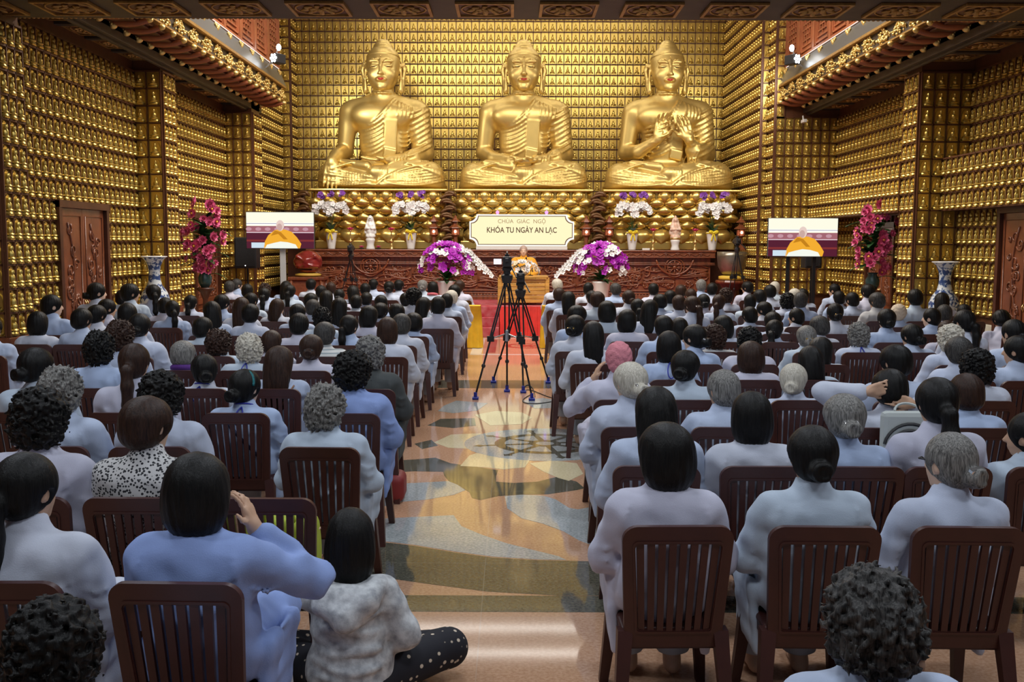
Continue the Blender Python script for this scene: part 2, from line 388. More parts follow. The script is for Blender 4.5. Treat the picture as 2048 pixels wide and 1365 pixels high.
# patterned inlay in front of the stage
RSTONE = granite('red_granite', (0.23, 0.05, 0.03), (0.30, 0.08, 0.05)); WSTONE = granite('white_marble', (0.55, 0.5, 0.45), (0.68, 0.64, 0.58))
for x0, x1, y0, y1, m, z in ((-.75, 1.35, 17.6, 17.75, WSTONE, .001), (-.75, 1.35, 20.6, 20.75, WSTONE, .001), (-.75, -.55, 17.75, 20.6, WSTONE, .001), (1.15, 1.35, 17.75, 20.6, WSTONE, .001), (-.45, -.3, 17.95, 20.4, RSTONE, .001), (.9, 1.05, 17.95, 20.4, RSTONE, .001)):
    fpoly('inlay_bar', [(x0, y0), (x1, y0), (x1, y1), (x0, y1)], m, z, False)
obj('inlay_ring', MB().ring(circ(.3, 19.2, .45), circ(.3, 19.2, .33), -.005, .001).me('inlay_ring'), RSTONE, floor)
obj('inlay_star', MB().poly([(.3 + (.28 if i % 2 else .12) * cos(i * pi / 8), 19.2 + (.28 if i % 2 else .12) * sin(i * pi / 8)) for i in range(16)], -.005, .001).me('inlay_star'), RSTONE, floor)
# ================================================================== stage
st = thing('stage', 'low stage with red carpet top and bright red cloth front before the altar', 'stage', (0, STAGE_Y, 0))
obj('platform', MB().box(-5.6, 5.6, 0.03, 6.4, 0, STAGE_Z).me('platform'), WOODD, st)
obj('carpet', MB().box(-5.6, 5.6, 0.0, 3.0, STAGE_Z, STAGE_Z + .012).me('carpet'), CARP, st)
V = []; F = []; n = 220
for i in range(n + 1):
    x = -.27 + 1.35 * i / n; y = -.05 - .02 * sin(i * 0.55) - .012 * sin(i * .21)
    V += [(x, y - .05, 0.005), (x, y * .6, STAGE_Z * .6), (x, -.005, STAGE_Z + .014)]
for i in range(n):
    for j in (0, 1): F.append((3 * i + j, 3 * i + 3 + j, 3 * i + 4 + j, 3 * i + 1 + j))
obj('cloth_front', mesh('cloth_front', V, F), REDC, st)
for k in range(3):     # carpeted steps left of the hanging cloth
    obj('step', MB().box(-5.6, -.28, -.02 - .26 * (2 - k) * .55, .05, STAGE_Z / 3 * k, STAGE_Z / 3 * (k + 1) - .002, .008).me('step'), CARP, st)
obj('step', MB().box(1.1, 5.6, -.16, .05, 0, .3, .008).me('step'), CARP, st)
# ================================================================== walls of gilded niches
HR = 0.285; Z0 = 1.985 - 4 * HR
def rowz(k): return 1.985 + HR * k
# niche template: width 1 (scaled later), height HR, faces -y, protrudes to -y
nb = MB()
nb.box(-.5, .5, -.010, 0, 0.010, HR - .010)
arch = [(.40 * cos(a), .135 + .125 * sin(a)) for a in np.linspace(0, pi, 7)]
nb.poly([(.40, .05)] + arch + [(-.40, .05)], .008, .026, M=XZ @ SC(1, 1, -1))
nb.lathe([(.28, .016), (.40, .034), (.33, .058)], 8, M=T(0, -.02, 0) @ SC(1, .16, 1), a0=pi, a1=2 * pi)
nb.sph((0, -.046, .075), (.36, .040, .024), 8, 4)
nb.sph((0, -.040, .125), (.19, .034, .058), 6, 5)
nb.sph((0, -.042, .198), (.105, .030, .036), 6, 4)
nb.box(-.30, .30, -.070, 0, .012, .026)
NV = np.array(nb.V); NF = [f for f in nb.F]
tri = []
for f in NF:
    for i in range(1, len(f) - 1): tri.append((f[0], f[i], f[i + 1]))
NT = np.array(tri)
def niche_mesh():
    m = nb.me('niche_buddha', ang=40); return m
NME = niche_mesh()
walls = {}
def wall_body(name, boxes, m=LATT):
    mb = MB()
    for b in boxes: mb.box(*b)
    o = obj(name, mb.me(name), m, kind='structure'); walls[name] = dict(o=o, M=[], lat=MB()); return o
def face(wn, p0, p1, cols, k0, k1, hole=None):
    """niche field on the vertical face from p0 to p1 (xy), rows k0..k1; the face looks to the right of p0->p1 ... normal = (dy,-dx)"""
    p0 = np.array(p0, float); p1 = np.array(p1, float); L = np.linalg.norm(p1 - p0); u = (p1 - p0) / L; nrm = np.array([u[1], -u[0]])
    wd = L / cols; W = walls[wn]; ang = math.atan2(u[1], u[0])
    base = T(p0[0], p0[1], 0) @ RZ(ang)
    lat = W['lat']
    inh = lambda s, z: hole and hole[0] < s < hole[1] and z < hole[2]
    for k in range(k0, k1 + 1):
        z = rowz(k)
        segs = [(0, L)]
        if hole and z < hole[2] - .01: segs = [(0, hole[0]), (hole[1], L)]
        for a, b in segs:
            if b - a > .05: lat.box(a, b, -.044, .002, z - .013, z + .013, M=base)
    for c in range(cols + 1):
        s_ = c * wd; zb = rowz(k0) if not inh(s_, rowz(k0) + .1) else hole[2]
        lat.box(s_ - .0105, s_ + .0105, -.044, .002, zb, rowz(k1), M=base)
    for k in range(k0, k1):
        for c in range(cols):
            sc = (c + .5) * wd
            if inh(sc, rowz(k) + .1): continue
            W['M'].append(base @ T(sc, 0, rowz(k)) @ SC(wd - .016, 1, 1))
ZT = 4.86
# left wall
wall_body('wall_left', [(-6.9, -6.4, -3, 23.1, .74, 5.05), (-6.9, -6.41, -3, 23.1, 0, .74), (-6.5, -5.99, 11.77, 12.35, .74, 5.05), (-6.5, -5.93, 17.1, 17.7, .74, 5.05), (-6.5, -5.78, 22.4, 23.1, 0, 5.05),
    (-6.9, -6.2, 23.1, 27.9, 0, 8.8), (-6.4, -5.94, 27.05, 27.75, 0, 8.8)])
KT = 10
face('wall_left', (-6.42, 11.77), (-5.99, 11.77), 2, -4, 9)
face('wall_left', (-5.99, 11.77), (-5.99, 12.35), 3, -4, 9)
face('wall_left', (-6.4, 12.35), (-6.4, 17.1), 23, -4, KT, (13.97 - 12.35, 15.65 - 12.35, 2.555))
face('wall_left', (-6.4, 17.1), (-5.93, 17.1), 2, -4, KT)
face('wall_left', (-5.93, 17.1), (-5.93, 17.7), 3, -4, KT)
face('wall_left', (-6.4, 17.7), (-6.4, 22.4), 23, -4, KT, (19.9 - 17.7, 21.6 - 17.7, 2.555))
face('wall_left', (-6.4, 22.4), (-5.78, 22.4), 3, -4, KT)
face('wall_left', (-5.78, 22.4), (-5.78, 23.1), 3, -4, KT)
face('wall_left', (-6.2, 23.1), (-6.2, 27.05), 19, -4, 23)
face('wall_left', (-6.2, 27.05), (-5.94, 27.05), 1, -4, 23)
face('wall_left', (-5.94, 27.05), (-5.94, 27.7), 3, -4, 23)
# right wall
wall_body('wall_right', [(7.69, 8.4, -3, 22.9, 3.41, 5.05), (7.24, 8.4, 12.0, 17.0, 2.555, 3.41), (7.55, 8.4, -3, 22.9, .74, 2.555), (7.56, 8.4, -3, 17, 0, .74),
    (6.81, 8.0, 16.94, 17.55, 0, 5.05), (7.37, 8.0, 17.55, 23, 0, 5.05), (6.78, 8.0, 17.55, 23, 2.555, 3.41), (5.95, 8.0, 22.9, 23.5, 0, 5.05), (5.95, 6.5, 22.9, 23.5, 5.05, 8.8), (5.78, 8.4, 23.5, 27.9, 0, 8.8)])
face('wall_right', (7.69, 16.94), (7.69, 12.4), 22, 5, KT)
face('wall_right', (7.24, 16.94), (7.24, 12.4), 22, 2, 5)
face('wall_right', (7.55, 16.94), (7.55, 12.4), 22, -4, 2, (16.94 - 15.4, 16.94 - 13.7, 2.555))
face('wall_right', (6.81, 16.94), (7.69, 16.94), 4, -4, KT)
face('wall_right', (6.81, 17.55), (6.81, 16.94), 3, -4, KT)
face('wall_right', (7.37, 22.9), (7.37, 17.55), 26, 5, KT)
face('wall_right', (6.78, 22.9), (6.78, 17.55), 26, 2, 5)
face('wall_right', (7.37, 22.9), (7.37, 17.55), 26, -4, 2, (22.9 - 20.6, 22.9 - 19.1, 2.4))
face('wall_right', (5.95, 22.9), (7.37, 22.9), 7, -4, KT)
face('wall_right', (5.95, 23.5), (5.95, 22.9), 3, -4, 23)
face('wall_right', (5.95, 22.9), (6.13, 22.9), 1, KT, 23)
face('wall_right', (5.78, 27.7), (5.78, 23.5), 20, -4, 23)
face('wall_right', (5.78, 23.5), (5.95, 23.5), 1, -4, 23)
# back wall
wall_body('wall_back', [(-6.9, 8.4, 27.7, 28.2, 0, 8.8)])
face('wall_back', (-5.94, 27.7), (5.78, 27.7), 56, -4, 23)
for wn, W in walls.items():
    Ms = W['M']; sc = []
    for M in Ms:
        c = np.array(M @ Vector((0, 0, HR / 2))); q = CR.T @ (c - CT); d = -q[2]
        x, y = proj(c); a = np.array(M @ Vector((-.5, 0, 0))); b = np.array(M @ Vector((.5, 0, 0)))
        vis = d > 1 and -5 < x < 2053 and 38 < y < 640
        if wn == 'wall_back' and y > 380: vis = False
        sc.append(abs(proj(a)[0] - proj(b)[0]) * HR * FPX / d if vis else 0)
    order = np.argsort(-np.array(sc)); top = order[:300]; rest = order[300:]
    for i in top: obj('niche_buddha', NME, GOLDN, W['o'], M=Ms[i])
    R = np.array([np.array(Ms[i]) for i in rest])
    VV = (np.einsum('nij,vj->nvi', R[:, :3, :3], NV) + R[:, None, :3, 3]).reshape(-1, 3)
    FF = (NT[None] + (np.arange(len(rest)) * len(NV))[:, None, None]).reshape(-1, 3)
    fm = fastmesh('niche_buddhas', VV, FF, smooth=False); bmx = bmesh.new(); bmx.from_mesh(fm); bmesh.ops.recalc_face_normals(bmx, faces=bmx.faces[:]); bmx.to_mesh(fm); bmx.free()
    fm.polygons.foreach_set('use_smooth', np.ones(len(fm.polygons), bool)); fm.set_sharp_from_angle(angle=radians(40))
    obj('niche_buddhas', fm, GOLDN, W['o'], kind='stuff')
    obj('niche_lattice', W['lat'].me('niche_lattice'), LATT, W['o'])
# base trims
mb = MB()
for (x0, x1, y0, y1) in ((-6.5, -6.33, 12.35, 17.1), (-6.5, -5.93, 11.71, 12.41), (-6.5, -5.87, 17.04, 17.76), (-6.5, -6.33, 17.76, 22.4)): mb.box(x0, x1, y0, y1, .72, .84, .01)
obj('trim_1', mb.me('trim_1'), WOOD, kind='structure')
mb = MB()
for (x0, x1, y0, y1) in ((-6.5, -6.36, 8, 17.1), (-6.5, -5.96, 11.74, 12.38), (-6.5, -5.9, 17.07, 17.73), (-6.5, -6.36, 17.73, 22.4), (7.5, 7.6, 8, 16.94), (6.78, 7.6, 16.9, 17.58)): mb.box(x0, x1, y0, y1, 0, .72, .01)
obj('baseboard_sides', mb.me('baseboard_sides'), CREAM, kind='structure')
# ================================================================== ceilings
low = obj('ceiling', MB().box(-6.9, 8.4, -4, 12.3, 4.66, 4.95).box(-6.9, 8.4, 12.02, 12.3, 4.95, 8.8).me('ceiling'), CEIL, kind='structure')
obj('ceiling_upper', MB().box(-6.9, 8.4, 12.0, 28.2, 8.8, 9.0).me('ceiling_upper'), WHITEP, kind='structure')
pm = MB(); hw = .33
pm.ring([(-hw, -hw), (hw, -hw), (hw, hw), (-hw, hw)], [(-hw + .035, -hw + .035), (hw - .035, -hw + .035), (hw - .035, hw - .035), (-hw + .035, hw - .035)], -.035, .01)
PFR = pm.me('panel_frame')
PBD = MB().box(-hw, hw, -hw, hw, -.012, .0).me('ceiling_panel')
mm = MB(); mm.tube([(.27 * cos(a), .27 * sin(a), -.016) for a in np.linspace(0, 2 * pi, 28, endpoint=False)], .011, 6, close=True)
for k, (rr, nn, ln) in enumerate(((.15, 8, .07), (.075, 6, .05))):
    for i in range(nn):
        a = 2 * pi * i / nn + k * .3; mm.sph((0, 0, 0), (ln, ln * .5, .02), 7, 5, M=RZ(a) @ T(rr, 0, -.02) @ RY(.25))
mm.sph((0, 0, -.025), (.04, .04, .025), 8, 5)
MED = mm.me('medallion', smooth=True)
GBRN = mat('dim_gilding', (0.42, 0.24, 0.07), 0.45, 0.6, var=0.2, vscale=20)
for j in range(3):
    for i in range(13):
        x = -6.02 + .95 * i; y = 11.72 - .95 * j
        p = obj('ceiling_panel', PBD, CEILP, low, loc=(x, y, 4.66))
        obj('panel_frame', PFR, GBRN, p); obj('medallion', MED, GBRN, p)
for yy in (1.5, 5.0, 8.5):
    for xx in (-3.6, 0.2, 4.0): obj('light_fitting', MB().ring([(-.66, -.36), (.66, -.36), (.66, .36), (-.66, .36)], [(-.61, -.31), (.61, -.31), (.61, .31), (-.61, .31)], -.07, .0).me('light_fitting'), WHITEP, low, loc=(xx, yy, 4.66))
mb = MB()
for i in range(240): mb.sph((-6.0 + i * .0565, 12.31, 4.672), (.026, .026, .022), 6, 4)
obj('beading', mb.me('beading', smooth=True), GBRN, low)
# ================================================================== upper galleries with carved eaves
def eave(side):
    sg = -1 if side == 'left' else 1
    tip = -5.2 if side == 'left' else 5.98; y0, y1 = 12.3, (23.3 if side == 'left' else 22.9); wallx = 6.42 if side == 'left' else 7.75
    X = lambda u: tip + sg * u
    t = thing('gallery_eave', 'carved and gilded balcony eave along the %s wall under red lattice windows' % side, 'balcony', (0, 0, 0))
    def bx(mb, u0, u1, a, b, z0, z1, bev=0): x0, x1 = sorted((X(u0), X(u1))); return mb.box(x0, x1, a, b, z0, z1, bev)
    W = abs(sg * wallx - tip)
    obj('soffit', bx(MB(), .58, W, y0, y1, 5.05, 5.12).me('soffit'), CEIL, t)
    obj('beam', bx(bx(MB(), .58, .78, y0, y1, 4.93, 5.16, .01), .66, .72, y0, y1, 4.89, 4.95, .005).me('beam'), CEIL, t)
    nb_ = int((y1 - y0) / .95)
    for i in range(nb_ + 1):
        y = y0 + (y1 - y0) * i / nb_
        obj('soffit_rib', bx(MB(), .78, W, y - .07, y + .07, 5.00, 5.06).me('soffit_rib'), CEIL, t)
        if i < nb_:
            p = obj('soffit_panel', PBD, CEILP, t, loc=(X(.78 + (W - .78) / 2), y + .475, 5.05), scale=(min(1, (W - .8) / .66), 1, 1))
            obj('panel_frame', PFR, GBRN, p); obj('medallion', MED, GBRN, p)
    obj('backing', bx(MB(), .14, .62, y0, y1, 5.16, 5.5).me('backing'), CEILP, t)
    # dragon head brackets
    br = MB(); P = bez([(.62, 0, -.10), (.45, 0, .02), (.30, 0, -.16), (.14, 0, -.02), (.02, 0, -.03)], 12)
    br.tube(P, [.03, .045, .055, .06, .062, .06, .056, .052, .05, .048, .045, .04, .025], 7)
    BRK = br.me('bracket', smooth=True)
    hd = MB(); hd.sph((.56, 0, -.1), (.075, .06, .055), 8, 6)
    for q in range(6): hd.sph((.62 - .03 * (q % 3), (.045 if q % 2 else -.045), -.11 + .025 * (q // 2)), .026, 6, 4)
    BHD = hd.me('bracket_head', smooth=True); BTP = MB().sph((.03, 0, -.02), (.06, .045, .045), 8, 6).me('bracket_tip', smooth=True)
    n = int((y1 - y0) / .50)
    for i in range(n):
        y = y0 + .4 + i * (y1 - y0 - .55) / (n - 1)
        b = obj('bracket', BRK, WOODR, t, loc=(X(0), y, 5.18), scale=(sg, 1, 1)); obj('bracket_head', BHD, GILT, b); obj('bracket_tip', BTP, GILT, b)
    obj('ledge', bx(bx(MB(), .04, .2, y0, y1, 5.215, 5.24), .0, .2, y0, y1, 5.50, 5.545).me('ledge'), GBRN, t)
    obj('frieze_board', bx(MB(), .09, .16, y0, y1, 5.24, 5.50).me('frieze_board'), CEIL, t)
    fr = []
    for v in range(3):
        rg = random.Random(v); m_ = MB()
        for q in range(46):
            a = rg.uniform(0, 6.3); r = rg.uniform(0, 1) ** .5
            m_.sph((rg.uniform(-.01, .03), .27 * r * cos(a), .115 * r * sin(a)), (rg.uniform(.018, .032), rg.uniform(.016, .04), rg.uniform(.014, .03)), 6, 4)
        m_.tube([(0, -.27, -.05), (.01, -.12, .07), (.015, 0, -.06), (.01, .12, .07), (0, .27, -.05)], .016, 5)
        fr.append(m_.me('frieze_carving', smooth=True))
    n = int((y1 - y0) / .66)
    for i in range(n): obj('frieze_carving', fr[i % 3], GILT, t, loc=(X(.08), y0 + .35 + i * (y1 - y0 - .5) / (n - 1), 5.37), scale=(-sg, 1, 1))
    # sloping roof and pendants
    V = [(X(0), y0, 5.545), (X(.14), y0, 5.90), (X(0), y1, 5.545), (X(.14), y1, 5.90), (X(.20), y0, 5.545), (X(.20), y1, 5.545)]
    mb = MB(); mb.add(V, [(0, 2, 3, 1), (2, 5, 3), (0, 1, 4), (4, 5, 2, 0), (1, 3, 5, 4)]); obj('eave_roof', mb.me('eave_roof'), mat('grey_roof', (0.10, 0.095, 0.085), .35, .3), t)
    pd = MB()
    for k, (yy, zz, r) in enumerate(((0, 0, .05), (-.06, .035, .045), (.06, .035, .045), (-.11, .055, .03), (.11, .055, .03), (0, -.07, .035), (.02, -.12, .026), (-.03, -.05, .03))): pd.sph((-.015, yy, zz), (r * .6, r, r), 7, 5)
    PD = pd.me('pendant', smooth=True); n = int((y1 - y0) / .78)
    for i in range(n): obj('pendant', PD, GILT, t, loc=(X(.085), y0 + .4 + i * (y1 - y0 - .6) / (n - 1), 5.80), scale=(-sg, 1, 1))
    obj('tube_light', bx(MB(), .112, .122, y0 + .2, y1 - .2, 5.905, 5.914).me('tube_light'), emat('tube_glow', (1, .97, .9), 1.2), t)
    # lattice windows
    obj('gallery_wall', bx(MB(), .20, W, y0, y1, 5.12, 8.8).me('gallery_wall'), WOODD, t)
    n = int((y1 - y0) / 1.05); pw = (y1 - y0) / n
    fm = MB()
    fm.box(-.03, .03, -pw / 2, -pw / 2 + .06, 0, 2.8).box(-.03, .03, pw / 2 - .06, pw / 2, 0, 2.8).box(-.03, .03, -pw / 2, pw / 2, 0, .07).box(-.03, .03, -pw / 2, pw / 2, 1.3, 1.37)
    fm.box(-.02, .02, -pw / 2 + .12, -pw / 2 + .15, .1, 2.8).box(-.02, .02, pw / 2 - .15, pw / 2 - .12, .1, 2.8).box(-.02, .02, -pw / 2 + .1, pw / 2 - .1, .12, .15)
    for k in range(9):
        z = .22 + k * .11; s_ = .07 * (k % 3); fm.box(-.015, .015, -pw / 2 + .2 + s_, pw / 2 - .2 - s_, z, z + .028)
    for k in range(5):
        y = -pw / 2 + .22 + k * (pw - .44) / 4; fm.box(-.013, .013, y - .012, y + .012, .22 + .1 * (k % 2), 1.2)
    LW = fm.me('lattice_window'); PN = MB().box(-.006, .006, -pw / 2, pw / 2, 0, 2.8).me('pane')
    for i in range(n):
        wdw = obj('lattice_window', LW, WOODR, t, loc=(X(.16), y0 + pw * (i + .5), 5.90)); obj('panel', PN, WOODR, wdw, loc=(sg * .025, 0, 0))
eave('left'); eave('right')
# ================================================================== doors
def door(n, x, y0, y1, h, sg):
    d = obj('door_%d' % n, MB().box(-.04, .02, 0, y1 - y0, 0, h).me('door_slab'), WOODD, loc=(x, y0, 0), kind='structure')
    L = y1 - y0
    f = MB().box(-.02, .10, -.02, .07, 0, h).box(-.02, .10, L - .07, L + .02, 0, h).box(-.02, .11, -.02, L + .02, h - .09, h + .01)
    obj('door_frame', f.me('door_frame'), WOODD, d, scale=(sg, 1, 1))
    for k in (0, 1):
        a = .07 + k * (L / 2 - .07); b = a + L / 2 - .075
        lf = obj('door_leaf', MB().box(0, .045, a, b, .02, h - .09, .006).me('door_leaf'), WOOD, d, scale=(sg, 1, 1))
        fr = MB()
        for z0, z1 in ((.12, .62), (.72, h - .2)):
            fr.tube([(.048, a + .08, z0), (.048, b - .08, z0), (.048, b - .08, z1), (.048, a + .08, z1)], .014, 5, close=True)
        rg = random.Random(n * 5 + k); cy = (a + b) / 2; hw_ = (b - a) / 2 - .12
        for q in range(16):
            c = (cy + rg.uniform(-hw_, hw_) * .7, rg.uniform(.85, h - .35)); r0 = rg.uniform(.05, .13); dr = rg.choice((-1, 1)); a0 = rg.uniform(0, 6.3)
            fr.tube([(.05, c[0] + r0 * (1 - i / 13) * cos(a0 + dr * i * .75), c[1] + r0 * (1 - i / 13) * sin(a0 + dr * i * .75)) for i in range(12)], [.018 - .001 * i for i in range(12)], 5)
        for q in range(2):
            fr.tube(bez([(.05, cy + rg.uniform(-.2, .2), .8), (.05, cy - .4 * hw_, 1.2), (.05, cy + .9 * hw_, 1.5), (.05, cy - .5 * hw_, h - .3)], 14), .02, 5)
        obj('carving', fr.me('carving', smooth=True), WOODC, lf)
        obj('door_handle', MB().tube([(.05, (b - .03) if k == 0 else (a + .03), 1.0), (.08, (b - .03) if k == 0 else (a + .03), 1.06), (.05, (b - .03) if k == 0 else (a + .03), 1.12)], .01, 6).me('door_handle', smooth=True), BRASS, lf)
door(1, -6.4, 13.97, 15.65, 2.55, 1); door(2, -6.4, 19.9, 21.6, 2.55, 1); door(3, 7.55, 13.7, 15.4, 2.55, -1); door(4, 7.37, 19.1, 20.6, 2.4, -1)
# ================================================================== hands (statues and people)
def hand(s, wr, dirv, nrm, L, thumb=1, curl=0.25, spread=0.10, k=None, fr=None, touch=False):
    """wrist point, pointing direction, palm normal (palm faces nrm), hand length L, thumb side sign along side axis"""
    d = Vector(dirv).normalized(); n = Vector(nrm); n = (n - d * n.dot(d)).normalized(); sd = d.cross(n)
    w = Vector(wr); k = L * .06 if k is None else k; r = (fr or L * .052)
    pc = w + d * L * .24
    s.cap(w, w + d * L * .10, L * .14, L * .16, L * .1)
    for q in (-.15, 0, .15): s.cap(w + d * L * .12 + sd * q * L, w + d * L * .46 + sd * q * L * 1.25, L * .095, L * .085, L * .09)
    ln = (.42, .52, .55, .50)          # little .. index, index on the thumb side
    for i, q in enumerate((-.205, -.07, .07, .205)):
        q *= thumb; a = w + d * L * .48 + sd * q * L
        dd = (d + sd * q * spread * 2).normalized(); P = [a]; c = curl * (1 + .15 * (3 - i) * .6)
        if touch and i == 3: c = 1.1
        R_ = [r * 1.12, r * 1.02, r * .95, r * .8]
        for j, seg in enumerate((.42, .33, .25)):
            ang = c * (j + .5) * .9; dj = dd * cos(ang) + n * sin(ang); P.append(P[-1] + dj * seg * ln[i] * L)
        s.path(P, R_, k * .5)
    tb = w + d * L * .16 + sd * thumb * L * .17
    t1 = tb + (d * .55 + sd * thumb * .75 + n * .25).normalized() * L * .2; t2 = t1 + (d * .85 + sd * thumb * .25 + n * (.25 + .4 * touch)).normalized() * L * .2
    s.path([tb, t1, t2], [r * 1.35, r * 1.2, r * .9], k)
# ================================================================== three great statues
BUD_Y = 25.75; BUD_Z = 3.30
def surf_path(s, pts, r, k, dip=0.15):
    P = []
    for (x, z) in pts:
        y = s.front(x, z)
        if y is not None: P.append((x, y + r * dip, z))
    for _ in range(3):
        if len(P) > 2: Y_ = [p[1] for p in P]; P = [(p[0], Y_[i] if i in (0, len(P) - 1) else (Y_[i - 1] + 2 * Y_[i] + Y_[i + 1]) / 4, p[2]) for i, p in enumerate(P)]
    if len(P) > 1: s.path(P, [r * .5] + [r] * (len(P) - 2) + [r * .5], k)
def bud_body(pose):
    s = SDF((-1.85, -1.45, -.06), (1.85, .85, 2.75), .022)
    s.ell((0, .05, 1.3), (.62, .44, .95), .1); s.ell((0, .02, 1.85), (.86, .44, .46), .15)
    s.cap((-.74, .05, 2.0), (.74, .05, 2.0), .27, .27, .18)
    for g in (-1, 1):
        s.cap((g * .05, .06, 2.36), (g * .72, .06, 2.10), .17, .20, .15)
        s.ell((g * .36, -.27, 1.88), (.38, .17, .26), .14)
    s.cap((0, .04, 2.2), (0, .0, 2.72), .27, .25, .12)
    s.path([(.27 * cos(a), -.0 + .27 * sin(a), 2.44) for a in np.linspace(pi, 2 * pi, 9)], .022, .03)
    # hips and crossed legs
    s.ell((0, .1, .36), (1.05, .62, .46), .15)
    for g in (-1, 1): s.cap((g * .45, .05, .38), (g * 1.24, -.48, .34), .36, .34, .15)
    s.ell((0, -.42, .26), (1.52, .68, .30), .18)
    s.ell((0, -.25, .10), (1.64, .98, .16), .12)
    s.cap((-1.22, -.55, .36), (.25, -.95, .22), .29, .17, .10)
    s.cap((1.22, -.55, .42), (-.10, -1.00, .40), .29, .17, .07)      # upper shin
    # feet resting on the thighs
    s.cap((-.30, -.92, .56), (-.92, -.62, .66), .12, .10, .06); s.cap((.30, -.88, .56), (.92, -.62, .68), .10, .09, .06)
    for i in range(5): s.cap((.86 + .05 * i * .4, -.70 + .05 * i, .70), (1.0 + .04 * i, -.66 + .05 * i, .72), .035, .03, .02); s.cap((-.86 - .02 * i, -.70 + .05 * i, .69), (-1.0 - .03 * i, -.66 + .05 * i, .70), .035, .03, .02)
    # arms: bare one at -x, robed one at +x
    s.cap((-.88, .04, 1.98), (-1.0, .10, 1.02), .25, .205, .12)
    s.cap((.88, .05, 1.98), (1.0, .10, .98), .30, .27, .12)
    if pose == 'meditate':
        s.path([(-1.0, .10, 1.0), (-.75, -.35, .80), (-.32, -.82, .72)], [.20, .17, .125], .06)
        s.path([(1.0, .10, .96), (.78, -.35, .80)], [.26, .23], .08); s.path([(.78, -.35, .80), (.32, -.82, .72)], [.17, .125], .06)
        hand(s, (-.34, -.84, .70), (1, -.06, -.05), (0, -.1, 1), .66, 1, .15)
        hand(s, (.34, -.86, .74), (-1, -.06, .02), (0, -.1, 1), .66, -1, .15)
    elif pose == 'earth':
        s.path([(-1.0, .10, 1.02), (-1.12, -.45, .86), (-1.18, -.84, .68)], [.20, .17, .13], .06)
        hand(s, (-1.18, -.86, .68), (-.04, -.28, -1), (0, 1, -.25), .70, 1, .06)
        s.path([(1.0, .10, .96), (.78, -.35, .80)], [.26, .23], .08); s.path([(.78, -.35, .80), (.26, -.80, .72)], [.17, .125], .06)
        hand(s, (.28, -.84, .72), (-1, -.08, .02), (0, -.12, 1), .70, -1, .12)
    else:
        s.path([(-1.0, .10, 1.02), (-.75, -.38, .98), (-.32, -.70, 1.26)], [.20, .17, .115], .06)
        hand(s, (-.30, -.72, 1.28), (.22, -.06, 1), (.15, -1, .1), .66, 1, .28, touch=True)
        s.path([(1.0, .10, .98), (.80, -.32, .95), (.62, -.52, 1.02)], [.26, .24, .22], .08); s.path([(.72, -.42, .96), (.46, -.72, 1.24)], [.16, .115], .05)
        hand(s, (.44, -.74, 1.26), (-.30, -.02, 1), (-.35, 1, .15), .66, 1, .30, touch=True)
        s.ell((.62, -.5, .72), (.16, .16, .40), .08)
    s.box((0, 0, -.5), (3, 3, .5), 0, .02, sub=True)
    # robe: diagonal edge over the left shoulder and pleats following the surface
    edge = bez([(.30, 2.32), (.10, 1.98), (-.10, 1.70), (-.62, 1.52)], 14)
    surf_path(s, edge, .030, .02)
    surf_path(s, [(x + .05, z - .05) for x, z in edge], .024, .018)
    for i in range(8):
        z0 = 1.78 - i * .105; surf_path(s, bez([(.10, z0 + .06), (-.10, z0 - .12), (-.35, z0 - .22), (-.60, z0 - .20 + .01 * i)], 12), .024, .020)
    for i in range(4): surf_path(s, bez([(.45, 1.45 - .11 * i), (.58, 1.40 - .11 * i), (.72, 1.56 - .10 * i)], 8), .022, .018)
    # sash
    if pose != 'teach' or True:
        yb = s.front(.24, 1.6) or -.4
        s.box((.22, yb + .01, 1.36), (.17, .05, .42), .03, .02, rot=(radians(4), radians(3), 0))
        s.box((.20, yb + .015, .92), (.16, .05, .13), .03, .02, rot=(radians(8), radians(12), 0))
    for i in range(9):            # sleeve pleats
        z0 = 2.12 - i * .135; surf_path(s, bez([(.66, z0 - .20), (.88, z0 - .17), (1.05, z0 - .02), (1.24, z0 + .12)], 10), .027, .024)
    for i in range(5): surf_path(s, bez([(.42 + .09 * i, 2.24 - .04 * i), (.44 + .09 * i, 2.02), (.40 + .09 * i, 1.80)], 8), .022, .018)
    for i in range(4): surf_path(s, bez([(.72 - .07 * i, .98), (.64 - .07 * i, .86), (.62 - .07 * i, .70)], 7), .022, .018)
    for g in (-1, 1):             # sweeping folds over the knees
        for i in range(6):
            surf_path(s, bez([(g * .12, .16 + .022 * i), (g * .66, .05 + .078 * i), (g * 1.2, .08 + .082 * i), (g * 1.60, .26 + .055 * i)], 22), .026, .022)
        for i in range(3): surf_path(s, bez([(g * .62, .62 + .03 * i), (g * 1.1, .60 - .03 * i), (g * 1.55, .42 - .05 * i)], 12), .023, .022)
    for i in range(4): surf_path(s, bez([(.02 + .06 * i, .50), (.05 + .06 * i, .30), (-.06 + .06 * i, .07)], 9), .024, .018)
    surf_path(s, bez([(1.25, .62), (.7, .58), (.2, .36), (-.02, .10)], 16), .027, .024)
    s.box((0, 0, -.5), (3, 3, .5), 0, .01, sub=True)
    return s.mesh('statue_body')
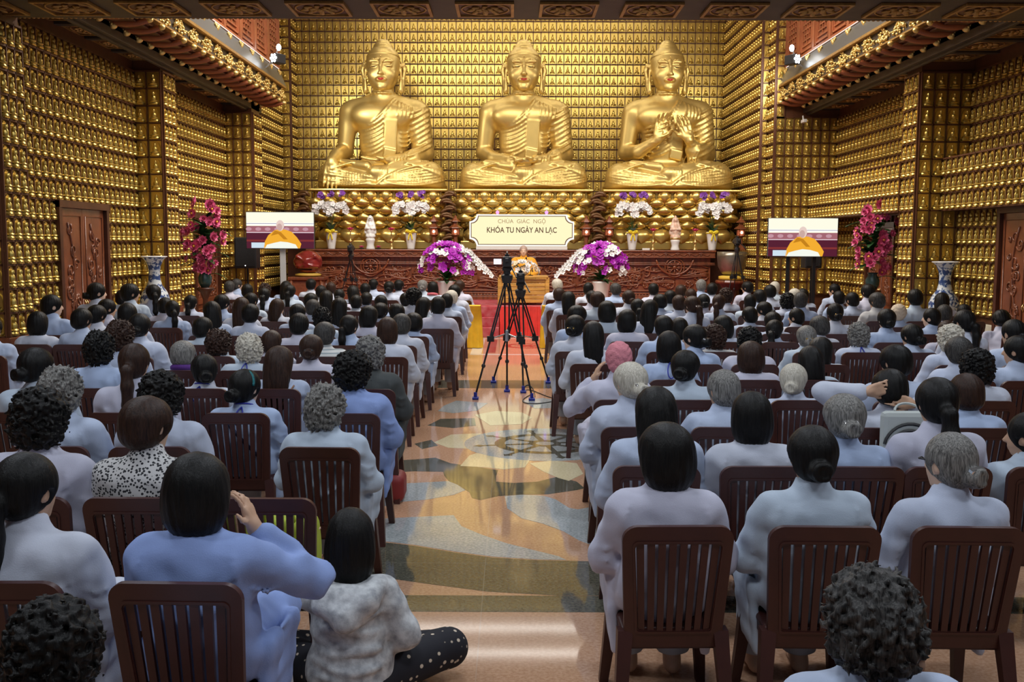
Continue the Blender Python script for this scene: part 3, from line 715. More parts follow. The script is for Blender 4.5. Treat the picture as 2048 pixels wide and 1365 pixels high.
def bud_head():
    s = SDF((-.62, -.72, -.72), (.62, .64, .78), .0135)       # origin at eye level
    s.ell((0, .06, .12), (.43, .47, .44), 0); s.ell((0, -.05, -.12), (.395, .41, .42), .08); s.ell((0, -.10, -.36), (.30, .32, .25), .10)
    s.ell((0, -.34, -.50), (.12, .09, .09), .07)              # chin
    for g in (-1, 1):
        s.ell((g * .20, -.28, -.20), (.16, .14, .16), .08)    # cheek
        s.ell((g * .165, -.405, .115), (.15, .05, .06), .06) # brow bone
        s.ell((g * .18, -.450, .045), (.100, .025, .034), .04, sub=True)
        s.ell((g * .170, -.375, .005), (.115, .060, .052), .03)   # lid
        s.path([(g * .04, -.475, .085), (g * .12, -.475, .165), (g * .22, -.42, .18), (g * .34, -.30, .13)], [.009, .011, .010, .006], .016)
        s.path([(g * .07, -.425, -.005), (g * .17, -.445, -.028), (g * .275, -.385, -.010)], [.006, .008, .005], .010)
        s.ell((g * .052, -.52, -.21), (.040, .045, .032), .025)
        s.path([(g * .43, .05, .06), (g * .50, .10, .10), (g * .535, .12, -.02), (g * .50, .10, -.22), (g * .475, .06, -.42), (g * .455, .03, -.56)], [.045, .05, .055, .05, .06, .065], .03)
        s.path([(g * .445, .02, -.02), (g * .455, .0, -.25), (g * .44, .0, -.52)], [.03, .028, .05], .03)
    s.path([(0, -.455, .14), (0, -.50, .0), (0, -.555, -.175)], [.035, .038, .052], .04); s.ell((0, -.565, -.205), (.055, .05, .042), .03)
    s.ell((0, -.44, -.335), (.135, .055, .055), .04)
    s.ell((0, -.475, .225), .024, .01)
    # hair cap with a straight edge on the brow
    t = SDF((-.62, -.72, -.72), (.62, .64, .78), .0135); t.ell((0, .07, .13), (.452, .49, .455), 0)
    t.box((0, -.55, -.16), (.9, .75, .50), .0, .02, rot=(radians(-8), 0, 0), sub=True)
    s.D = np.minimum(s.D, t.D)
    s.ell((0, .06, .545), (.24, .25, .13), .06); s.ell((0, .06, .64), (.17, .18, .09), .04)
    return s.mesh('statue_head')
HEADM = bud_head()
lip = SDF((-.16, -.55, -.44), (.16, -.40, -.26), .007)
for g in (-1, 1):
    lip.path([(0, -.502, -.325), (g * .04, -.500, -.315), (g * .095, -.470, -.326)], [.013, .014, .006], .008)
lip.path([(-.065, -.480, -.340), (0, -.498, -.350), (.065, -.480, -.340)], [.008, .017, .008], .010)
LIPM = lip.mesh('lips')
EYEM = MB()
for g in (-1, 1): EYEM.tube([(g * .095, -.452, -.010), (g * .165, -.462, -.022), (g * .235, -.430, -.014)], [.004, .009, .004], 6)
EYEM = EYEM.me('eye_slits', smooth=True)
def throne(x, lab):
    t = thing('lotus_throne', lab, 'throne', (x, BUD_Y, 0), group='gilded lotus thrones')
    HW, DF = 1.70, 1.26
    def rr(hw, df, z0, z1, m=MB, b=.03): return m().box(-hw, hw, -df, 1.3, z0, z1, b)
    obj('seat_slab', rr(HW, DF, 3.235, 3.30).me('seat_slab'), GOLDP, t)
    c = MB()
    for (hw, df, z0, z1) in ((1.56, 1.14, 3.02, 3.24), (1.52, 1.10, 2.76, 3.04), (1.44, 1.0, 2.44, 2.80), (1.40, .98, 2.20, 2.50), (1.50, 1.06, 2.02, 2.22), (1.56, 1.12, 1.84, 2.04)): c.box(-hw, hw, -df, 1.2, z0, z1, .02)
    obj('core', c.me('core'), GOLDP, t)
    return t
def petal_mesh(w, h, dp, tip):
    V = []; F = []; nu, nv = 9, 7
    for j in range(nv + 1):
        v = j / nv
        ww = w * .5 * (sin(pi * min(1, .12 + v * .92)) ** .6 if v < 1 else 0.05)
        for i in range(nu + 1):
            u = -1 + 2 * i / nu
            V.append((u * ww, -dp * (1 - u * u) ** .5 * (sin(pi * min(v * .9 + .06, 1)) ** .7) - tip * max(0, v - .7) * 2.2, v * h))
    for j in range(nv):
        for i in range(nu):
            a = j * (nu + 1) + i; F.append((a, a + 1, a + nu + 2, a + nu + 1))
    return mesh('lotus_petal', V, F)
PETU = petal_mesh(.45, .24, .17, .10); PETD = petal_mesh(.50, .34, .14, .05)
BOSS = MB().lathe([(.20, 0), (.205, .02), (.17, .045), (.15, .05), (.135, .10), (.08, .14), (0.001, .15)], 14, M=RX(pi / 2)).me('lotus_boss', smooth=True)
def add_petals(t):
    def ring_(hw, df, n, m, z, sc=1, off=0, flip=False, tilt=0):
        st_ = 2 * hw / n
        for i in range(n + (1 if off else 0)):
            xx = -hw + st_ * (i + (.0 if off else .5))
            obj('lotus_petal', m, GOLDP, t, M=T(xx, -df, z) @ RX(tilt) @ (SC(sc, sc, -sc) if flip else SC(sc, sc, sc)))
        ns = 4
        for sgn in (-1, 1):
            for i in range(ns):
                obj('lotus_petal', m, GOLDP, t, M=T(sgn * hw, -df + .3 + i * .44, z) @ RZ(sgn * pi / 2) @ RX(tilt) @ (SC(sc, sc, -sc) if flip else SC(sc, sc, sc)))
    ring_(1.54, 1.15, 8, BOSS, 3.13, .86)
    ring_(1.53, 1.12, 8, PETU, 2.86, .95, 1); ring_(1.52, 1.08, 8, PETU, 2.68, .95); ring_(1.45, 1.02, 8, PETU, 2.50, .95, 1); ring_(1.42, .98, 7, PETU, 2.32, .98)
    ring_(1.48, 1.03, 6, PETD, 2.33, 1.05, 0, True, radians(-8))
HEADY = .0
for px, pose, lab in ((767, 'earth', 'great gold statue with right hand hanging over the knee, leftmost of three'), (1047, 'meditate', 'great gold statue with both hands folded in the lap, behind the banner'), (1333, 'teach', 'great gold statue with both hands raised before the chest, rightmost')):
    x = at(px, 250, BUD_Y)[0]
    b = thing('buddha_statue', lab, 'statue', (x, BUD_Y, BUD_Z), group='three great seated statues')
    obj('torso_and_legs', bud_body(pose), GOLD, b)
    hd = obj('head', HEADM, GOLD, b, loc=(0, 0, 3.08))
    obj('lips', LIPM, mat('red_lip_paint', (0.42, 0.025, 0.015), .45), hd, label='red painted lips'); obj('eye_slits', EYEM, BLKP, hd)
    th = throne(x, {'earth': 'gilded lotus throne under the statue touching its knee', 'meditate': 'gilded lotus throne half hidden by the lit banner', 'teach': 'gilded lotus throne under the statue with raised hands'}[pose]); add_petals(th)
# ================================================================== altar
AX0, AX1, AY = at(612, 540, 24.0)[0], at(1432, 540, 24.0)[0], 24.0; AZ = 1.83
al = thing('altar', 'long carved red wood altar across the front below the statues', 'altar', (0, AY, STAGE_Z))
H_ = AZ - STAGE_Z
obj('body', MB().box(AX0 + .12, AX1 - .12, .10, .9, .05, H_ - .05).me('body'), WOOD, al)
obj('inner_base', MB().box(-5.6, 5.5, .9, 3.4, 0, H_).me('inner_base'), WOODD, al)
obj('top_slab', MB().box(AX0, AX1, 0, 1.0, H_ - .045, H_, .012).me('top_slab'), WOOD, al)
obj('frieze', MB().box(AX0 + .02, AX1 - .02, .03, .8, H_ - .16, H_ - .045).me('frieze'), WOODC, al)
mo = MB()
for z0, z1, o in ((H_ - .185, H_ - .16, -.01), (H_ - .33, H_ - .30, .05), (H_ - .36, H_ - .34, .03), (.0, .09, -.02), (.09, .13, .02), (.15, .19, .05), (.22, .25, .05)): mo.box(AX0 + .02, AX1 - .02, o, .8, z0, z1, .006)
obj('mouldings', mo.me('mouldings'), WOOD, al)
bd = MB(); n = 130
for i in range(n): bd.sph((AX0 + .1 + (AX1 - AX0 - .2) * i / (n - 1), .06, .135), (.026, .02, .018), 6, 4)
obj('beading', bd.me('beading', smooth=True), WOOD, al)
fz = MB(); n = 34
for i in range(n):
    x0 = AX0 + .15 + (AX1 - AX0 - .3) * i / n; q = (AX1 - AX0 - .3) / n
    fz.tube([(x0 + q * t_, .025, H_ - .102 + .032 * sin(2 * pi * t_)) for t_ in np.linspace(0, 1, 9)], .012, 5)
    fz.tube([(x0 + q * .25 + .035 * (1 - k / 9) * cos(k), .025, H_ - .115 + .035 * (1 - k / 9) * sin(k)) for k in range(9)], .009, 5)
obj('frieze_scrolls', fz.me('frieze_scrolls', smooth=True), WOODC, al)
wx = [at(740, 535, 24)[0], at(1350, 545, 24)[0]]
for seg in range(12):
    a = AX0 + .15 + (AX1 - AX0 - .3) * seg / 12; b = a + (AX1 - AX0 - .3) / 12 - .02
    rg = random.Random(100 + seg); m_ = MB()
    for q in range(26):
        c = (rg.uniform(a + .08, b - .08), rg.uniform(.33, H_ - .42)); r0 = rg.uniform(.05, .12); a0 = rg.uniform(0, 6.3); dr = rg.choice((-1, 1))
        if min(abs(c[0] - w_) for w_ in wx) < .36 and c[1] > .50: continue
        m_.tube([(c[0] + r0 * (1 - i / 13) * cos(a0 + dr * i * .7), .085, c[1] + r0 * (1 - i / 13) * sin(a0 + dr * i * .7)) for i in range(12)], [.024 - .0013 * i for i in range(12)], 5)
    for q in range(5):
        z = rg.uniform(.32, H_ - .42); m_.tube(bez([(a, .085, z), (a + (b - a) * .3, .07, z + rg.uniform(-.2, .2)), (a + (b - a) * .7, .07, z + rg.uniform(-.2, .2)), (b, .085, z)], 12), .022, 5)
    obj('carved_panel', m_.me('carved_panel', smooth=True), WOODC, al)
for w_ in wx:
    m_ = MB(); cz = .80
    for r in (.23, .17): m_.tube([(w_ + r * cos(t_), .06, cz + r * sin(t_)) for t_ in np.linspace(0, 2 * pi, 30, endpoint=False)], .02, 6, close=True)
    m_.sph((w_, .06, cz), (.05, .03, .05), 8, 6)
    for i in range(8): t_ = i * pi / 4; m_.tube([(w_ + .04 * cos(t_), .06, cz + .04 * sin(t_)), (w_ + .19 * cos(t_), .06, cz + .19 * sin(t_))], [.012, .02], 6)
    m_.tube(bez([(w_ - .45, .06, cz + .2), (w_ - .35, .06, cz - .3), (w_ + .35, .06, cz - .3), (w_ + .45, .06, cz + .2)], 20), .028, 6)
    obj('dharma_wheel', m_.me('dharma_wheel', smooth=True), WOOD, al)
# dark carved cloud stands between the thrones
for px, lab in ((897, 'dark carved cloud pillar between the left and middle thrones'), (1195, 'dark carved cloud pillar between the middle and right thrones'), (606, 'dark carved cloud pillar left of the leftmost throne')):
    x = at(px, 430, 24.42)[0]
    x = max(-5.3, min(5.3, x))
    t = thing('cloud_pillar', lab, 'carving', (x, 24.42, AZ), group='cloud pillars beside the thrones')
    obj('stem', MB().lathe([(.12, 0), (.09, .2), (.09, .6), (.10, 1.0), (.05, 1.4)], 10).me('stem', smooth=True), WOODD, t)
    rg = random.Random(px)
    for i in range(7):
        z = .25 + i * .17; sx = -1 if i % 2 else 1; m_ = MB(); a0 = .3
        m_.tube([(sx * (.02 + .16 * (1 - k / 12) * cos(a0 + k * .6)), -.16 + .01 * k, z + .13 * (1 - k / 12) * sin(a0 + k * .6)) for k in range(11)], [.045 - .003 * k for k in range(11)], 6)
        m_.tube(bez([(-sx * .18, -.12, z - .05), (0, -.2, z + .1), (sx * .2, -.12, z + .02)], 8), .035, 6)
        obj('cloud_scroll', m_.me('cloud_scroll', smooth=True), mat('bronze_wood', (0.13, 0.06, 0.02), .35, .3), t)
# ================================================================== flowers
def bloom_mesh(name, n, r, wd, cup, layers=1, center=.18):
    m_ = MB()
    for l in range(layers):
        rr = r * (1 - .28 * l); cc = cup + .45 * l
        for i in range(n):
            a = 2 * pi * i / n + l * pi / n; u = Vector((cos(a), sin(a), 0)); v = Vector((-sin(a), cos(a), 0)); z = Vector((0, 0, 1))
            P = [u * rr * .10, u * rr * .55 * cos(cc) + z * rr * .55 * sin(cc) + v * rr * wd, u * rr * cos(cc * 1.25) + z * rr * sin(cc * 1.25), u * rr * .55 * cos(cc) + z * rr * .55 * sin(cc) - v * rr * wd, u * rr * .6 * cos(cc) + z * (rr * .6 * sin(cc) - rr * .06)]
            m_.add([tuple(p) for p in P], [(0, 1, 4), (1, 2, 4), (2, 3, 4), (3, 0, 4)])
    m_.sph((0, 0, r * .12), r * center, 6, 4)
    me_ = mesh(name, m_.V, m_.F, True); return me_
ORCH = bloom_mesh('orchid_bloom', 5, 1.0, .42, .25); PEON = bloom_mesh('lotus_bloom', 8, 1.0, .36, .35, 3, .2)
OV = np.array([v.co[:] for v in ORCH.vertices]); OF = [tuple(p.vertices) for p in ORCH.polygons]
LEAFM = MB()
LEAFM.add([(0, 0, 0), (.35, .16, .10), (.35, -.16, .10), (.35, 0, .06), (.75, .14, .08), (.75, -.14, .08), (.75, 0, .04), (1, 0, -.06)], [(0, 1, 3), (0, 3, 2), (1, 4, 6, 3), (3, 6, 5, 2), (4, 7, 6), (6, 7, 5)])
LEAFM = mesh('leaf', LEAFM.V, LEAFM.F, True)
WHITEF = mat('white_petal', (0.82, 0.80, 0.78), .5, var=.05); PURP = mat('purple_petal', (0.36, 0.012, 0.38), .5, var=.35, vscale=5); PINKF = mat('pink_petal', (0.64, 0.10, 0.23), .5, var=.35, vscale=3)
PINKL = mat('pink_lotus', (0.85, 0.10, 0.28), .4); VIOL = mat('violet_petal', (0.22, 0.06, 0.36), .5, var=.3)
def lookat_rot(d):
    return Vector(d).to_track_quat('Z', 'Y').to_matrix().to_4x4()
def spray(path, n, r, rg, faces=(0, -1, .2)):
    m_ = MB()
    for i in range(n):
        t = (i + .5) / n * (len(path) - 1); a = int(t); f = t - a; p = Vector(path[a]).lerp(Vector(path[min(a + 1, len(path) - 1)]), f)
        d = Vector(faces) + Vector((rg.uniform(-.6, .6), rg.uniform(-.4, .4), rg.uniform(-.5, .5)))
        m_.add(OV, OF, T(*(p + Vector((rg.uniform(-r, r) * .8, rg.uniform(-r, r) * .5, rg.uniform(-r, r) * .6)))) @ lookat_rot(d) @ SC(r, r, r))
    return m_
def orchid_vase(px, lab, seed):
    rg = random.Random(seed); x = at(px, 498, 24.3)[0]
    t = thing('orchid_vase', lab, 'flowers', (x, 24.3, AZ), group='orchid vases on the altar')
    obj('vase', MB().lathe([(.085, 0), (.09, .02), (.115, .2), (.145, .42), (.15, .44), (.135, .44), (.10, .2), (.0, .18)], 20).me('vase', smooth=True), WHITEC, t)
    for i in range(9):
        a = rg.uniform(0, 6.3); obj('leaf', LEAFM, LEAF, t, M=T(0, 0, .43) @ RZ(a) @ RY(-rg.uniform(.3, 1.1)) @ SC(.30, .30, .3))
    tips = [(-.36, -.12, .86), (.02, -.2, .78), (.38, -.1, .90)]
    for k, tp in enumerate(tips):
        pk = (tp[0] * .45, -.06, 1.16 + rg.uniform(-.03, .03)); P = bez([(0, 0, .42), (tp[0] * .1, 0, .95), pk, (tp[0] * .9, tp[1], 1.16), tp], 14)
        obj('stem', MB().tube(P, .006, 5).me('stem', smooth=True), LEAF, t)
        obj('white_spray', mesh('white_spray', *(lambda m: (m.V, m.F))(spray(P[5:], 30, .078, rg))), WHITEF, t)
    for k, sx in enumerate((-.22, .0, .24)):
        P = bez([(0, 0, .45), (sx * .3, .05, 1.0), (sx, .02, 1.36 + .03 * k % 2), (sx * 1.25, -.06, 1.33)], 10)
        obj('stem', MB().tube(P, .005, 5).me('stem', smooth=True), LEAF, t)
        obj('violet_spray', mesh('violet_spray', *(lambda m: (m.V, m.F))(spray(P[7:], 8, .065, rg))), VIOL, t)
    b = MB()
    for g in (-1, 1): b.tube(bez([(0, -.15, .42), (g * .10, -.19, .50), (g * .15, -.17, .42), (0, -.15, .41)], 10), .028, 6); b.tube(bez([(0, -.15, .42), (g * .03, -.17, .34), (g * .05, -.15, .22)], 8), .018, 5)
    b.tube([(.145 * cos(a), .145 * sin(a), .415) for a in np.linspace(0, 2 * pi, 20, endpoint=False)], .016, 5, close=True); b.sph((0, -.16, .42), .032, 8, 6)
    obj('ribbon_bow', b.me('ribbon_bow', smooth=True), YELC, t)
for px, lab in ((663, 'white vase of white orchids beside the left television screen'), (822, 'white vase of white orchids right of the white statuette'), (1264, 'white vase of white orchids left of the painted statuette'), (1424, 'white vase of white orchids at the right end of altar')): orchid_vase(px, lab, px)
# candlesticks
for px, lab in ((701, 'brass candlestick with pink lotus left of the white statuette'), (783, 'brass candlestick with pink lotus right of the white statuette'), (1306, 'brass candlestick with pink lotus left of the painted statuette'), (1390, 'brass candlestick with pink lotus right of the painted statuette')):
    x = at(px, 498, 24.2)[0]; t = thing('candlestick', lab, 'candlestick', (x, 24.2, AZ), group='brass candlesticks on the altar')
    obj('stick', MB().lathe([(.055, 0), (.055, .02), (.03, .05), (.042, .09), (.018, .13), (.02, .17), (.06, .19), (.06, .20), (.014, .22), (.022, .26), (.012, .30), (.02, .35), (.012, .40), (.035, .44), (.035, .45), (0, .45)], 14).me('stick', smooth=True), BRASS, t)
    obj('lotus_cup', bloom_mesh('lotus_cup', 8, .115, .36, .5, 2), PINKL, t, loc=(0, 0, .45))
for px, lab in ((723, 'low pink lotus lamp left of the white statuette'), (757, 'low pink lotus lamp right of the white statuette')):
    x = at(px, 498, 24.12)[0]; t = thing('lotus_lamp', lab, 'lamp', (x, 24.12, AZ), group='low lotus lamps')
    obj('dish', MB().lathe([(.03, 0), (.05, .01), (.07, .03), (0, .03)], 12).me('dish', smooth=True), BLKP, t); obj('petals', bloom_mesh('petals', 8, .085, .36, .5, 2), PINKL, t, loc=(0, 0, .03))
# statuettes
def statuette(px, lab, painted):
    x = at(px, 498, 24.35)[0]; t = thing('statuette', lab, 'statue', (x, 24.35, AZ), group='statuettes on the altar')
    obj('pedestal', MB().lathe([(.11, 0), (.11, .02), (.085, .10), (.10, .17), (.115, .21), (.115, .24), (.10, .26), (0, .26)], 18).me('pedestal', smooth=True), WHITEC, t)
    s = SDF((-.18, -.18, .2), (.18, .18, .90), .010)
    s.ell((0, 0, .31), (.125, .11, .07), .02); s.ell((0, 0, .44), (.10, .08, .12), .04); s.ell((0, 0, .56), (.085, .065, .10), .04); s.cap((0, 0, .62), (0, 0, .70), .03, .03, .03)
    s.ell((0, -.005, .725), (.042, .045, .055), .01)
    s.ell((0, .015, .745), (.056, .05, .075), .02) if not painted else s.ell((0, .01, .79), (.03, .03, .05), .02)
    for g in (-1, 1): s.path([(g * .07, 0, .60), (g * .10, -.03, .50), (g * .03, -.085, .50)], [.035, .035, .022], .02); s.path([(g * .04, .03, .75), (g * .09, .03, .58), (g * .12, .02, .40)], [.03, .03, .03], .03)
    s.disp(lambda X, Y, Z: .004 * np.sin(60 * X + 30 * Z) * (Z < .62))
    obj('figure', s.mesh('figure'), mat('painted_figure', (0.62, 0.34, 0.22), .4, col2=(0.75, 0.62, 0.50), vscale=14) if painted else WHITEC, t)
    if painted: obj('lotus_base', MB().lathe([(.11, .25), (.13, .28), (.10, .32), (0, .32)], 14).me('lotus_base', smooth=True), BRASS, t)
    else: obj('face_shade', MB().sph((0, -.035, .73), (.026, .016, .034), 8, 6).me('face_shade', smooth=True), mat('statuette_hair', (0.12, 0.10, 0.09), .5), t, label='dark hair line of the statuette')  # dark spot set on the white face to stand in for shade
statuette(741, 'small white robed statuette on a white pedestal on altar', False); statuette(1350, 'small painted pink statuette on a white pedestal on altar', True)
# wooden lanterns
def lantern(px, lab, top):
    x = at(px, 498, 24.25)[0]; t = thing('wood_lantern', lab, 'lantern', (x, 24.25, AZ), group='pagoda lanterns on the altar')
    obj('foot', MB().lathe([(.15, 0), (.15, .03), (.11, .05), (.10, .09), (.055, .12), (.05, .30), (.07, .32), (.11, .345), (0, .345)], 6).me('foot'), WOOD, t)
    gl = MB().lathe([(.085, .35), (.085, .50), (0, .50)], 6).me('lamp_pane')
    obj('lamp_pane', gl, mat('lantern_glass', (0.30, 0.06, 0.03), .4, emit=(1, .30, .12), es=.25), t)
    fr = MB()
    for i in range(6): a = i * pi / 3; fr.tube([(.095 * cos(a), .095 * sin(a), .345), (.095 * cos(a), .095 * sin(a), .505)], .012, 5)
    for z in (.35, .50): fr.tube([(.095 * cos(i * pi / 3), .095 * sin(i * pi / 3), z) for i in range(6)], .013, 5, close=True)
    obj('lamp_frame', fr.me('lamp_frame'), WOOD, t)
    obj('bulb', MB().sph((0, -.09, .43), (.024, .012, .032), 8, 6).me('bulb', smooth=True), emat('lantern_bulb', (1, .80, .55), 14), t)
    obj('roof', MB().lathe([(.05, .50), (.17, .515), (.165, .53), (.09, .58), (.06, .61), (.06, .66), (.125, .67), (.12, .685), (.06, .73), (.03, .77), (.035, .79), (0.001, .83)], 6).me('roof'), WOOD, t)
for px, lab in ((868, 'wooden pagoda lantern nearest the left orchid vases'), (911, 'wooden pagoda lantern just left of the lit banner'), (1172, 'wooden pagoda lantern just right of the lit banner'), (1218, 'wooden pagoda lantern nearest the right orchid vases'), (1481, 'wooden pagoda lantern at the far right of altar')): lantern(px, lab, 430)
obj('name_card', MB().box(-.09, .09, -.02, .02, 0, .045, .006).me('name_card'), WHITEP, loc=(at(1292, 498, 24.15)[0], 24.15, AZ), label='small white block beside the candlestick on altar', cat='box')
# ================================================================== lit banner
BX, BZ0, BZ1, BY_ = at(1043.5, 460, 24.06)[0], at(1043, 493, 24.06)[2], at(1043, 429, 24.06)[2], 24.06
BW = 104 * 24.06 / FPX; BH = (BZ1 - BZ0) / 2
ban = thing('banner_board', 'lit cream banner board with two lines of lettering on the altar', 'sign', (BX, BY_, (BZ0 + BZ1) / 2))
def notched(w_, h_, r):
    P = []
    for (sx, sy, a0) in ((1, 1, 180), (-1, 1, 270), (-1, -1, 0), (1, -1, 90)):
        cx, cy = sx * w_, sy * h_; seq = np.linspace(0, 1, 8); A = [radians(a0 + 90 * q) for q in seq]
        if sx * sy > 0: A = A[::-1]
        A = [radians({(1, 1): 270 - 90 * q, (-1, 1): 360 - 90 * q, (-1, -1): 90 - 90 * q, (1, -1): 180 - 90 * q}[(sx, sy)]) for q in seq]
        P += [(cx + r * cos(a), cy + r * sin(a)) for a in A]
    return P
obj('board', MB().poly(notched(BW, BH, .17), 0, .05, M=XZ).me('board'), emat('banner_white', (1, .98, .90), 1.05), ban, loc=(0, 0, 0))
obj('field', MB().poly(notched(BW - .035, BH - .035, .17), 0, .006, M=T(0, -.006, 0) @ XZ).me('field'), emat('banner_cream', (1, .93, .56), 1.02), ban)
O_, I_ = notched(BW - .035, BH - .035, .17), notched(BW - .052, BH - .052, .17)
obj('brown_line', MB().ring(O_, I_, 0, .004, M=T(0, -.010, 0) @ XZ).me('brown_line'), mat('banner_brown', (0.12, 0.05, 0.02), .6), ban)
obj('stand_rail', MB().box(-BW + .16, BW - .16, -.02, .06, -BH - .075, -BH - .005).me('stand_rail'), WHITEP, ban)
def text(body, size, loc, m, parent, sx=1.0, bold=0.0):
    c = bpy.data.curves.new('lettering', 'FONT'); c.body = body; c.size = size; c.align_x = 'CENTER'; c.extrude = .002; c.offset = bold
    o = bpy.data.objects.new('lettering_tmp', c); C.objects.link(o)
    me_ = bpy.data.meshes.new_from_object(o.evaluated_get(bpy.context.evaluated_depsgraph_get())); bpy.data.objects.remove(o); bpy.data.curves.remove(c)
    return obj('lettering', me_, m, parent, M=T(*loc) @ RX(pi / 2) @ SC(sx, 1, 1))
text('CHÙA  GIÁC  NGỘ', .135, (0, -.012, .17), mat('letter_tan', (0.36, 0.24, 0.12), .6), ban, 1.0)
text('KHÓA TU NGÀY AN LẠC', .185, (0, -.012, -.055), mat('letter_brown', (0.10, 0.045, 0.02), .6), ban, .80, .003)
for px, c in ((995, (1, .2, .5)), (1093, (.45, .2, 1))):
    obj('lotus_light', MB().lathe([(.02, 0), (.03, .02), (.045, .05), (.02, .08), (0.001, .1)], 10).me('lotus_light', smooth=True), emat('lotus_light_%d' % px, c, 2.5), loc=(at(px, 428, 24.08)[0], 24.08, BZ1 + .0), label='tiny %s lotus light on top of the banner board' % ('pink' if px < 1000 else 'violet'), cat='lamp')
# ================================================================== lectern, monk's bouquet
LX = at(1047, 600, 21.85)[0]; LW_ = 95 * 21.85 / FPX / 2; LH = .645; LYY = 21.85
OCH = mat('golden_wood', (0.56, 0.30, 0.06), .4, var=.25, vscale=3, stretch=(1, 1, 9), coat=.3)
lec = thing('lectern', 'golden wood lectern with horizontal boards before the speaker', 'lectern', (LX, LYY, STAGE_Z + .012))
obj('top', MB().box(-LW_ - .02, LW_ + .02, -.02, .6, LH - .04, LH, .008).me('top'), OCH, lec)
for sx in (-1, 1): obj('post', MB().box(sx * LW_ - .045, sx * LW_ + .045, 0, .09, 0, LH - .04, .006).me('post'), OCH, lec)
for i in range(6): z = .05 + i * .088; obj('board', MB().box(-LW_ + .045, LW_ - .045, .015 + .008 * (i % 2), .04, z, z + .080, .008).me('board'), OCH, lec)
fr = MB(); n = 46
for i in range(n): xx = -LW_ + .03 + (2 * LW_ - .06) * i / (n - 1); fr.box(xx - .007, xx + .007, -.028, -.02, LH - .075, LH - .012)
obj('fringe', fr.me('fringe'), OCH, lec)
obj('side_panel', MB().box(-LW_, -LW_ + .03, .09, .58, 0, LH - .04).box(LW_ - .03, LW_, .09, .58, 0, LH - .04).me('side_panel'), OCH, lec, kind='stuff')
bq = thing('bouquet', 'round bouquet of white flowers on the lectern', 'flowers', (LX - .03, LYY + .2, STAGE_Z + LH + .012)); rg = random.Random(5)
obj('bowl', MB().lathe([(.07, 0), (.14, .05), (.16, .09), (0, .09)], 14).me('bowl', smooth=True), WHITEC, bq)
for i in range(30):
    a = rg.uniform(0, 6.3); e = rg.uniform(.05, 1.3); d = Vector((cos(a) * cos(e) * 1.5, sin(a) * cos(e) * .8, sin(e) * .9)); obj('bloom', PEON if i % 2 else ORCH, WHITEF if i % 5 else mat('blush_petal', (0.80, 0.62, 0.42), .5), bq, M=T(*(d * .23 + Vector((0, 0, .10)))) @ lookat_rot(d + Vector((0, -.4, 0))) @ SC(.085, .085, .085))
for i in range(14): obj('leaf', LEAFM, LEAF, bq, M=T(0, 0, .08) @ RZ(rg.uniform(0, 6.3)) @ RY(-rg.uniform(0, .7)) @ SC(.28, .28, .28))
# ================================================================== big orchid arrangements
def big_orchid(px, lab, seed):
    rg = random.Random(seed); d = 21.62; x = at(px, 560, d)[0]; t = thing('orchid_arrangement', lab, 'flowers', (x, d, STAGE_Z + .012), group='purple orchid arrangements on the stage')
    obj('pot', MB().lathe([(.13, 0), (.14, .02), (.16, .25), (.20, .50), (.215, .54), (.19, .54), (.15, .3), (0, .28)], 22).me('pot', smooth=True), WHITEC, t)
    for i in range(26):
        obj('leaf', LEAFM, LEAF, t, M=T(0, 0, .56) @ RZ(rg.uniform(0, 6.3)) @ RY(-rg.uniform(-.2, 1.0)) @ SC(.34, .34, .34))
    for i in range(190):
        a = rg.uniform(0, 2 * pi); e = rg.uniform(-.15, 1.45); v = Vector((cos(a) * cos(e), sin(a) * cos(e) * .75, sin(e)))
        if v.y > .45: continue
        ctr = Vector((0, 0, .80)); r = (.54 + .05 * rg.random())
        p = ctr + Vector((v.x * r, v.y * r, v.z * r * .98))
        wh = (sin(6.1 * v.x + 3 * v.z + seed) + cos(7.3 * v.z - 2 * v.x + seed * 2) > .95) or rg.random() < .10
        obj('orchid_bloom', ORCH, WHITEF if wh else PURP, t, M=T(*p) @ lookat_rot(v + Vector((0, -.6, .1))) @ RZ(rg.uniform(0, 6)) @ SC(*(rg.uniform(.065, .095),) * 3))
    for i in range(40):       # inner fill
        a = rg.uniform(0, 2 * pi); e = rg.uniform(0, 1.4); v = Vector((cos(a) * cos(e), sin(a) * cos(e) * .75, sin(e))); p = Vector((0, 0, .80)) + v * .42
        obj('orchid_bloom', ORCH, PURP, t, M=T(*p) @ lookat_rot(v + Vector((0, -.6, 0))) @ SC(.12, .12, .12))
    for k in range(3):
        sx = (1 if px < 1000 else -1) * (.55 + .1 * k); P = bez([(0, 0, .7), (sx * .6, -.1, 1.5 - .12 * k), (sx * 1.1, -.15, 1.2 - .15 * k), (sx * 1.3, -.2, .82 - .08 * k)], 12)
        obj('stem', MB().tube(P, .007, 5).me('stem', smooth=True), LEAF, t)
        for i in range(5, 13, 1): obj('orchid_bloom', ORCH, WHITEF, t, M=T(*P[i]) @ lookat_rot((rg.uniform(-.4, .4), -1, .2)) @ SC(.065, .065, .065))
big_orchid(893, 'purple and white orchid ball in white pot left of the lectern', 1); big_orchid(1202, 'purple and white orchid ball in white pot right of the lectern', 4)
